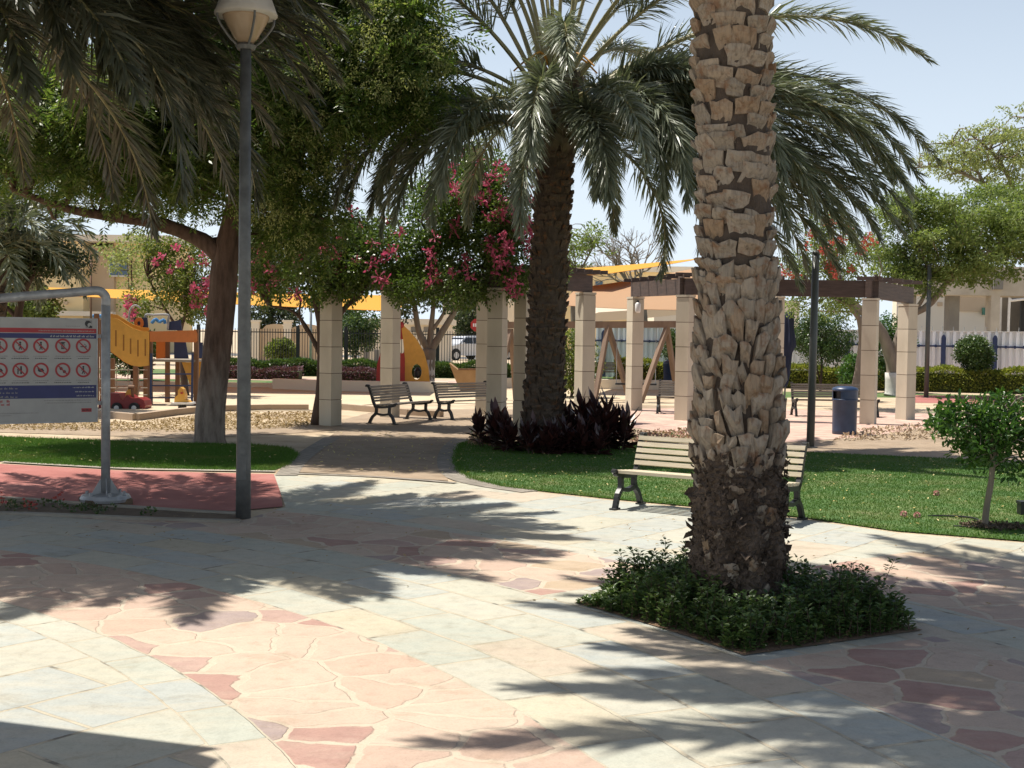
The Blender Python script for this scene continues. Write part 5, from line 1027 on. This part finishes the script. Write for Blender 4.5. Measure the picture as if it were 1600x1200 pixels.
b = MB(); a = np.linspace(0, 6*2*math.pi, 60); z = np.linspace(0, X(283, 632)[2], 60); b.tube(np.c_[.09*np.cos(a), .09*np.sin(a), z], .018, 5); b.build('spring', [M_['iron']], sr)
b = MB(); p = X(284, 614, -.15); b.tube([p+(0, -.05, 0), p+(0, .35, 0)], .025, 8); b.build('handle', [M_['red']], sr)
# rocket panels
Y = 45; O = gb(630, Y); X = lambda x, y, d=0: P(x, y, Y+d)-O; rk = thing('rocket_panel', 'red and orange rocket-shaped play panels with round holes, behind the left weathered bench', 'play panel', O)
def curved_panel(b, pts, yf, th, mi=0):
    q = [X(x, y) for x, y in pts]; n = len(q); f = [yf(v[0]) for v in q]
    V = [(v[0], k, v[2]) for v, k in zip(q, f)]+[(v[0], k+th, v[2]) for v, k in zip(q, f)]; i = np.arange(n); k = (i+1) % n; b.add(V, np.c_[i, k, k+n, i+n], mi); b.more(i[::-1], mi); b.more(i+n, mi)
def hole_panel(name, outline_l, outline_r, holes, m, yd):
    # rows between left and right outlines; holes drawn as real openings by cutting the rows
    ys = np.arange(506, 607, 1.0); b = MB()
    for y in ys:
        xl, xr = np.interp(y+.5, *outline_l), np.interp(y+.5, *outline_r); segs = [(xl, xr)]
        for hx, hy, rx, ry in holes:
            if abs(y+.5-hy) < ry:
                wv = rx*math.sqrt(1-((y+.5-hy)/ry)**2); ns = []
                for a, c in segs:
                    if hx-wv > a: ns.append((a, min(c, hx-wv)))
                    if hx+wv < c: ns.append((max(a, hx+wv), c))
                segs = ns
        for a, c in segs:
            if c-a < .3: continue
            p0, p1, p2, p3 = X(a, y+1.02), X(c, y+1.02), X(c, y), X(a, y)
            V = [(p[0], yd(x), p[2]) for p, x in ((p0, a), (p1, c), (p2, c), (p3, a))]; V += [(v[0], v[1]+.06, v[2]) for v in V]
            b.add(V, [(0, 1, 2, 3), (7, 6, 5, 4), (0, 4, 5, 1), (1, 5, 6, 2), (2, 6, 7, 3), (3, 7, 4, 0)])
    b.build(name, [m], rk)
hole_panel('orange_panel', ([506, 530, 560, 607], [627, 630, 633, 633]), ([506, 515, 530, 550, 575, 607], [628, 638, 651, 662, 669, 672]), [(651, 581, 7.5, 12)], M_['yellow'], lambda x: -.1+.006*(x-630))
hole_panel('red_panel', ([506, 520, 545, 570, 607], [627, 615, 595, 587, 585]), ([506, 530, 560, 607], [627, 630, 633, 633]), [(628, 541, 6, 11)], M_['red'], lambda x: -.1+.012*(630-x))
b = MB(); p = X(627, 508); b.lathe([(.02, -.12), (.09, -.08), (.11, 0), (.08, .09), (0, .12)], p+(0, -.08, 0), 12); b.build('finial', [M_['red']], rk)
b = MB(); p = X(652, 581); b.lathe([(.01, -.2), (.13, -.1), (.14, .08), (.05, .2), (0, .22)], p+(0, .25, -.05), 12); b.build('dark_ball', [M_['iron']], rk)
# boat
Y = 44; O = gb(730, Y); X = lambda x, y, d=0: P(x, y, Y+d)-O; bt = thing('play_boat', 'tan wooden play boat hull on the sand right of the rocket panels', 'play boat', O)
b = MB(); q = [X(*k) for k in ((703, 567), (716, 577), (760, 577), (758, 610), (722, 610), (714, 596))]; b.prism([(v[0], v[2]) for v in q], (0, -.5, 0), (1, 0, 0), (0, 0, 1), (0, 1.0, 0)); b.build('hull', [surf('tan_plywood', [(.32, .18, .07), (.42, .25, .11)], 3, .6, .1)], bt)
b = MB(); b.bar(X(716, 577, -.5), X(760, 577, -.5), .08, .06); b.bar(X(716, 577, .5), X(760, 577, .5), .08, .06); b.build('rail', [M_['brownpost']], bt)
# swing frame
Y = 38; O = gb(1000, Y); X = lambda x, y, d=0: P(x, y, Y+d)-O; sw_ = thing('swing_frame', 'brown timber swing frame with splayed legs between the pergola columns', 'swing', O)
for x0, y0, x1, d in ((950, 510, 929, -.7), (950, 510, 985, .7), (1042, 512, 1001, -.7), (1042, 512, 1060, .7), (798, 515, 772, -.7), (798, 515, 806, .7)):
    p = X(x0, y0); q = X(x1, 600, d); q[2] = 0; b = MB(); b.bar(q, p, .13, .13); b.build('leg', [M_['swingwood']], sw_)
b = MB(); b.bar(X(790, 508), X(1200, 506), .14, .20); b.build('cross_beam', [M_['swingwood']], sw_)
for x0 in (975, 1015):
    for dx in (-.2, .2): b = MB(); p = X(x0, 510); b.tube([p+(dx, 0, 0), (p[0]+dx, 0, .55)], .012, 5); b.build('chain', [M_['galv']], sw_)
    b = MB(); p = X(x0, 510); b.box((p[0], 0, .53), (.46, .2, .05)); b.build('swing_seat', [M_['iron']], sw_)

# small bin by the far hedge
B = gb(1046, 50); fb = thing('litter_bin', 'small far dark blue litter bin in front of the hedge', 'litter bin', B); b = MB(); b.lathe([(.22, 0), (.24, .1), (.25, .8), (.27, .82)], seg=16); b.build('body', [M_['blue']], fb, True); b = MB(); b.lathe([(.27, .82), (.26, .95), (.1, 1.03), (0, 1.04)], seg=16); b.build('lid', [M_['blue']], fb, True)

# ------------------------------------------------------------------ shade sails
def sail(label, pts, m, sagv=.3, posts=()):
    c = [np.array(p, float) for p in pts]; n = 12; root = thing('shade_sail', label, 'shade sail', (c[0][0], c[0][1], 0)); off = np.array([c[0][0], c[0][1], 0]); b = MB()
    u, v = np.meshgrid(np.linspace(0, 1, n), np.linspace(0, 1, n), indexing='ij'); u = u[..., None]; v = v[..., None]
    S = c[0]*(1-u)*(1-v)+c[1]*u*(1-v)+c[2]*u*v+c[3]*(1-u)*v; S = S-np.array([0, 0, 1.])*sagv*(u*(1-u)+v*(1-v))*2; S = (S-off).reshape(-1, 3)
    i, j = np.meshgrid(np.arange(n-1), np.arange(n-1), indexing='ij'); i = i.ravel(); j = j.ravel(); a = i*n+j
    b.add(S, np.c_[a, a+n, a+n+1, a+1]); b.add(S-(0, 0, .012), np.c_[a+1, a+n+1, a+n, a]); b.build('cloth', [m], root)
    for k in posts:
        p = c[k]-off; b = MB(); b.tube([(p[0], p[1], 0), (p[0]*1, p[1], p[2]+.15)], .06, 10); b.build('mast', [M_['pole_dark']], root)
sail('yellow shade sail over the play tower, running behind the sign frame at the left', [P(-140, 447, 40), P(620, 486, 40), P(640, 462, 47), P(-200, 440, 47)], M_['sail_yellow'], .10)
sail('yellow shade sail slanting upward just above the tan one', [P(840, 431, 48), P(945, 428, 46), P(1100, 403, 50), P(880, 421, 54)], M_['sail_yellow'], .05, (2,))
sail('tan shade sail hanging over the swing frame behind the pergola', [P(870, 476, 42), P(1120, 484, 42), P(1120, 412, 48), P(900, 450, 48)], M_['sail_tan'], .12, (1, 2))

# ------------------------------------------------------------------ fences
def picket(label, x0, x1, Y0, Y1, h, ppx, pm, sp=.13):
    A, Cc = gb(x0, Y0), gb(x1, Y1); root = thing('picket_fence', label, 'fence', A); d = Cc-A; L = np.linalg.norm(d); d /= L; b = MB()
    for k in range(int(L/sp)): p = d*k*sp; b.box((p[0], p[1], h/2), (.028, .028, h-.02), 0)
    b.build('pickets', [pm], root); b = MB()
    for z in (.25, h-.18): b.bar((0, 0, z), d*L+(0, 0, z), .03, .05)
    b.build('rail', [pm], root)
    for x in ppx:
        f = (x-x0)/(x1-x0); p = d*L*f; b = MB(); b.box((p[0], p[1]-.03, (h+.15)/2), (.16, .10, h+.15)); b.build('post', [pm], root)
picket('long black metal picket fence in front of the wavy wall and the white gatehouse', 300, 860, 62, 62, 2.05, (310, 388, 465, 540, 615, 683, 760, 835), M_['iron'])
def corr_fence():
    A, Cc = gb(930, 60), gb(1760, 50); root = thing('corrugated_fence', 'white corrugated sheet fence with dark blue posts along the right side of the park', 'fence', A); d = Cc-A; L = np.linalg.norm(d); d /= L; nn = np.array([d[1], -d[0], 0]); nn = nn if nn[1] < 0 else -nn
    h = 2.32; b = MB(); u = []; o = []; k = 0.; rg = np.random.default_rng(4)
    while k < L:
        u += [k, k+.05, k+.14, k+.19]; o += [0, .10, .10, 0]; k += .27
    u = np.array(u); o = np.array(o); p = np.outer(u, d)+np.outer(o, nn); n = len(u); i = np.arange(n-1); b.add(np.r_[p, p+(0, 0, h)], np.c_[i, i+1, i+1+n, i+n]); b.build('sheet', [M_['corr']], root)
    b = MB(); b.bar(nn*.13+(0, 0, h-.62), d*L+nn*.13+(0, 0, h-.62), .05, .07); b.build('rail', [M_['bluepaint']], root)
    b = MB()
    for k in range(int(L/.34)): b.obox(d*k*.34+nn*.16+np.array([0, 0, h-.62]), d*.04, nn*.012, (0, 0, .06))
    b.build('clip', [M_['bluepaint']], root)
    b = MB(); b.bar(nn*.05+(0, 0, h), d*L+nn*.05+(0, 0, h), .10, .03); b.build('top_trim', [M_['white']], root)
    b = MB(); 
    for k in range(int(L/.42)): q = d*k*.42+nn*.03; b.bar(q+(0, 0, h+.01), q+(0, 0, h+.16+.05*rg.random()), .02, .02)
    b.build('spikes', [M_['galv']], root)
    for x in (945, 1052, 1125, 1325, 1400, 1474, 1554, 1640):
        f = np.interp(x, [930, 1760], [0, 1]); Yx = 1/(1/60+(1/50-1/60)*f); q = gb(x, Yx)-A; t = q@d; b = MB(); q = d*t+nn*.2
        b.prism([(-.09, 0), (.09, 0), (.09, h-.28), (.05, h-.18), (0, h-.14), (-.05, h-.18), (-.09, h-.28)], q, d, (0, 0, 1), nn*.1); b.build('post', [M_['bluepaint']], root)
corr_fence()

# ------------------------------------------------------------------ vehicles and road sign beyond the fence
def car(label, xr, Y, L, flip=False, group='cars parked on the road'):
    O = gb(xr, Y); t = thing('parked_car', label, 'car', O, math.pi if flip else 0, group); X0 = -L/2; hw = .92
    def loft(prof, ins): # side profile (x, z); inset of the width per point
        n = len(prof); V = []
        for s_ in (-1, 1): V += [(X0+x, s_*(hw-i_), z) for (x, z), i_ in zip(prof, ins)]
        i = np.arange(n); k = (i+1) % n; b.add(V, np.c_[i, k, k+n, i+n]); b.more(i[::-1]); b.more(i+n)
    b = MB(); loft([(.05, .42), (.0, .70), (.08, .92), (.35, 1.02), (1.15, 1.12), (1.25, 1.16), (L-.3, 1.16), (L-.05, 1.08), (L, .80), (L-.02, .45), (L-.35, .34), (.4, .34)], [.08, .04, .05, .06, .05, .04, .04, .05, .05, .05, .05, .06]); b.build('body', [M_['carpaint']], t)
    b = MB(); loft([(1.15, 1.15), (1.75, 1.62), (2.0, 1.70), (L-.9, 1.74), (L-.3, 1.68), (L-.12, 1.15)], [.06, .17, .20, .20, .18, .08]); cab = b.build('cabin', [M_['carpaint']], t)
    for s_ in (-1, 1):
        b = MB()
        for a, c, e, f in ((1.45, 1.86, 2.42, 2.42), (2.50, 2.50, 3.38, 3.38), (3.46, 3.46, L-.62, L-.50)):
            lo, hi = 1.20, 1.60; b.add([(X0+a, s_*(hw-.045), lo), (X0+f, s_*(hw-.045), lo), (X0+e, s_*(hw-.14), hi), (X0+c, s_*(hw-.14), hi)], (0, 1, 2, 3))
        b.build('side_window', [M_['carglass']], t)
        for x in (.88, L-.95):
            b = MB(); b.tube([(X0+x, s_*(hw-.20), .36), (X0+x, s_*(hw+.01), .36)], .36, 24); wh = b.build('wheel', [M_['tyre']], t); b = MB(); b.tube([(X0+x, s_*(hw+.008), .36), (X0+x, s_*(hw+.022), .36)], .23, 20); b.build('rim', [M_['rim']], wh)
            b = MB(); b.tube([(X0+x, s_*(hw-.046), .40), (X0+x, s_*(hw-.032), .40)], .44, 24); b.build('wheel_arch', [M_['tyre']], t)
        b = MB(); b.box((X0+1.45, s_*(hw+.06), 1.2), (.14, .2, .14)); b.build('mirror', [M_['carpaint']], t)
        b = MB(); b.box((X0+.12, s_*.62, .86), (.16, .36, .14)); b.build('headlight', [M_['white']], t); b = MB(); b.box((X0+L-.06, s_*.7, .95), (.12, .2, .3)); b.build('tail_light', [M_['red']], t)
    b = MB(); b.add([(X0+1.20, -.82, 1.18), (X0+1.20, .82, 1.18), (X0+1.72, .72, 1.60), (X0+1.72, -.72, 1.60)], (0, 3, 2, 1)); b.build('windscreen', [M_['carglass']], t)
    return t
c1_ = car('silver off-road car parked beyond the picket fence', 724, 92, 4.6)
c1_.rotation_euler.z = .72
dup(c1_, gb(822, 96), 0, 'second pale car beyond the fence, cut by the column behind the dark palm trunk')
B = gb(744, 84); ss = thing('road_sign', 'small round red sign on a post beyond the fence above the silver car', 'sign', B); h = P(744, 508, 84)[2]
b = MB(); b.tube([(0, 0, 0), (0, 0, h)], .04, 8); b.build('post', [M_['galv']], ss); b = MB(); an = [(.44*math.cos(k*math.pi/4+.39), .44*math.sin(k*math.pi/4+.39)) for k in range(8)]; b.prism(an, (0, -.06, h), (1, 0, 0), (0, 0, 1), (0, .02, 0)); pl = b.build('plate', [M_['red']], ss)
b = MB()
for k in range(4): b.box((-.21+.14*k, -.065, h), (.09, .006, .22))
b.build('lettering', [M_['white']], pl)

# ------------------------------------------------------------------ buildings
def bld(label, cat='building', O=(0, 0, 0), name='building'): return thing(name, label, cat, O)
def wallbox(root, x0, x1, y0, y1, Y, dep, m, nm='wall', O=(0, 0, 0)):
    a, c = P(x0, y1, Y), P(x1, y0, Y); z0 = 0 if y1 > 545 else max(0, a[2]); b = MB(); b.box(((a[0]+c[0])/2-O[0], Y+dep/2-O[1], (z0+c[2])/2), (c[0]-a[0], dep, c[2]-z0)); return b.build(nm, [m], root)
O = gb(130, 100); v = bld('cream villa with a two-pane window behind the play tower', O=O)
wallbox(v, 20, 130, 375, 600, 100, 8, M_['cream'], O=O); wallbox(v, 129, 178, 385, 600, 101.5, 6, M_['tanwall'], O=O); wallbox(v, 177, 262, 372, 600, 102, 8, M_['cream'], O=O); wallbox(v, 15, 265, 368, 375, 99.7, 9, M_['cream2'], 'roof', O)
wn = wallbox(v, 170, 200, 401, 432, 101.3, .3, M_['white'], 'window', O); 
for x0, x1 in ((171.5, 184.3), (185.7, 198.5)): wallbox(wn, x0, x1, 403, 430, 101.2, .12, M_['glass'], 'pane', O)
for x in (66, 84, 104): b = MB(); p = P(x, 473, 99.8)-O; b.tube([p, p+(0, -.25, 0)], .16, 10); b.build('wall_lamp', [M_['tanwall']], v)
wallbox(v, 15, 175, 487, 492, 99.2, 1, M_['cream2'], 'ledge', O)
O = gb(460, 76); wv = bld('tan garden wall with a wavy top and pale pillars behind the picket fence', 'wall', O, 'garden_wall'); b = MB(); q = [P(x, y, 76)-O for x, y in ((398, 515), (410, 514), (416, 508), (428, 506), (440, 507), (446, 512), (458, 512), (466, 508), (478, 506), (492, 508), (500, 512), (520, 512))]; pts = [(q[0][0], 0)]+[(k[0], k[2]) for k in q]+[(q[-1][0], 0)]; b.prism(pts[::-1], (0, 0, 0), (1, 0, 0), (0, 0, 1), (0, .3, 0)); b.build('wall', [M_['tanwall']], wv)
for x in (400, 450, 518): 
    c = P(x, 503, 76)-O; b = MB(); b.box((c[0], -.1, c[2]/2), (.45, .4, c[2])); b.box((c[0], -.1, c[2]+.05), (.6, .5, .12)); b.build('pillar', [M_['cream2']], wv)
O = gb(600, 74); gh = bld('small white gatehouse with flat roof behind the picket fence', O=O)
wallbox(gh, 562, 700, 505, 600, 74, 5, M_['cream2'], O=O); wallbox(gh, 556, 706, 499, 506, 73.6, 6, M_['cream2'], 'roof', O)
for x0, x1, y0, y1 in ((568, 576, 508, 516), (642, 654, 511, 519), (662, 672, 511, 519), (568, 576, 546, 553), (585, 592, 547, 554)): wallbox(gh, x0, x1, y0, y1, 73.94, .2, M_['shadeconc'], 'window', O)
O = gb(760, 125); b2 = bld('pale villa with a balcony band behind the forked bougainvillea trunk', O=O)
wallbox(b2, 690, 820, 440, 600, 125, 8, M_['cream2'], O=O); wallbox(b2, 722, 765, 470, 492, 124, 2, M_['cream'], 'balcony', O); wallbox(b2, 735, 750, 480, 487, 123.9, .3, M_['shadeconc'], 'window', O)
O = gb(1000, 120); b3 = bld('cream building far behind the tan shade sail', O=O)
wallbox(b3, 870, 1100, 422, 600, 120, 10, M_['cream'], O=O); wallbox(b3, 866, 1104, 417, 423, 119.6, 11, M_['cream2'], 'roof', O)
for x in (930, 990, 1050): wallbox(b3, x, x+12, 440, 458, 119.9, .3, M_['glass'], 'window', O)
wallbox(b3, 1020, 1250, 470, 600, 110, 8, M_['cream2'], 'wing', O)
# white car canopy
O = gb(1000, 72); cp = thing('car_canopy', 'long cream car park canopy behind the swing frame', 'canopy', O); b = MB()
pts = [P(x, y, 72) for x, y in ((905, 500), (935, 488), (1000, 484), (1060, 478), (1125, 470), (1215, 474))]
for a, c in zip(pts[:-1], pts[1:]): a = a-O; c = c-O; b.add([a, c, c+(0, 5, .9), a+(0, 5, .9), a-(0, 0, .5), c-(0, 0, .5)], [(0, 1, 2, 3), (4, 5, 1, 0)])
b.build('cloth', [M_['canopy']], cp)
for x in (940, 1010, 1090, 1170): p = P(x, 500, 72)-O; b = MB(); b.tube([(p[0], .3, 0), (p[0], .3, p[2])], .08, 8); b.build('post', [M_['galv']], cp)
# concrete frame building on the right
O = gb(1520, 75); cb = bld('unfinished grey concrete frame building with dark openings behind the corrugated fence at the right', O=O)
Yb = 75
wallbox(cb, 1415, 1800, 420, 460, Yb, 3, M_['rawconc'], 'slab', O)
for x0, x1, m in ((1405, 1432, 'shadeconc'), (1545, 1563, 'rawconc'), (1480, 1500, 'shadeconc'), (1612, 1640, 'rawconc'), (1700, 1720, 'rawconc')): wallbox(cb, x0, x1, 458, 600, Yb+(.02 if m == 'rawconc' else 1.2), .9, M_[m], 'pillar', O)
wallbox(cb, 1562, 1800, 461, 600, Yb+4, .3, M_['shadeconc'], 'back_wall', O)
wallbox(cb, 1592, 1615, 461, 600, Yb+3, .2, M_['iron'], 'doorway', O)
b = MB(); p = P(1572, 470, Yb+.5)-O; b.tube(smooth_path([(p[0], 0, 0), (p[0], 0, p[2]-.2), (p[0]+.15, 0, p[2]), (p[0]+.9, 0, p[2]+.1)], 12), .08, 8); b.build('pipe', [M_['white']], cb)
wallbox(cb, 1553, 1568, 430, 452, Yb-.3, .4, M_['shadeconc'], 'block', O)
O = gb(1530, 105); b5 = bld('cream house with a small green window seen through the concrete frame', O=O)
wallbox(b5, 1425, 1575, 440, 600, 105, 6, M_['cream2'], O=O); wallbox(b5, 1500, 1560, 460, 486, 104.8, 1, M_['tanwall'], 'upper_wall', O); wallbox(b5, 1536, 1548, 481, 492, 104.5, .3, M_['greenshutter'], 'window', O); wallbox(b5, 1466, 1473, 472, 478, 104.8, .3, M_['tanwall'], 'window', O)
# shelter roof at the photographer's left: the dark edge on the paving is its shade
O = np.array([-3.75, 5.4, 0]); sh = thing('shelter_roof', 'flat roofed shelter just outside the lower left of the photo, shading the paving', 'shelter', O)
H_ = 4.0; sf = np.array([SUN.x, SUN.y])/SUN.z*H_; pts = [np.array(G(x, y)[:2])+sf for x, y in ((332, 1169), (296, 1176), (330, 1186), (285, 1225))]+[np.array((-2.0, 3.2))+sf, np.array((-6.5, 4.0))+sf, np.array((-6.5, 7.9))+sf, np.array(G(0, 1128)[:2])+sf]
b = MB(); b.prism([tuple(p-O[:2]) for p in pts], (0, 0, H_), (1, 0, 0), (0, 1, 0), (0, 0, .12)); b.build('roof', [M_['cream2']], sh)
b = MB(); p = (pts[-2]+pts[-3])/2-O[:2]; b.tube([(p[0]+.8, p[1], 0), (p[0]+.8, p[1], H_)], .09, 12); b.build('post', [M_['galv']], sh)
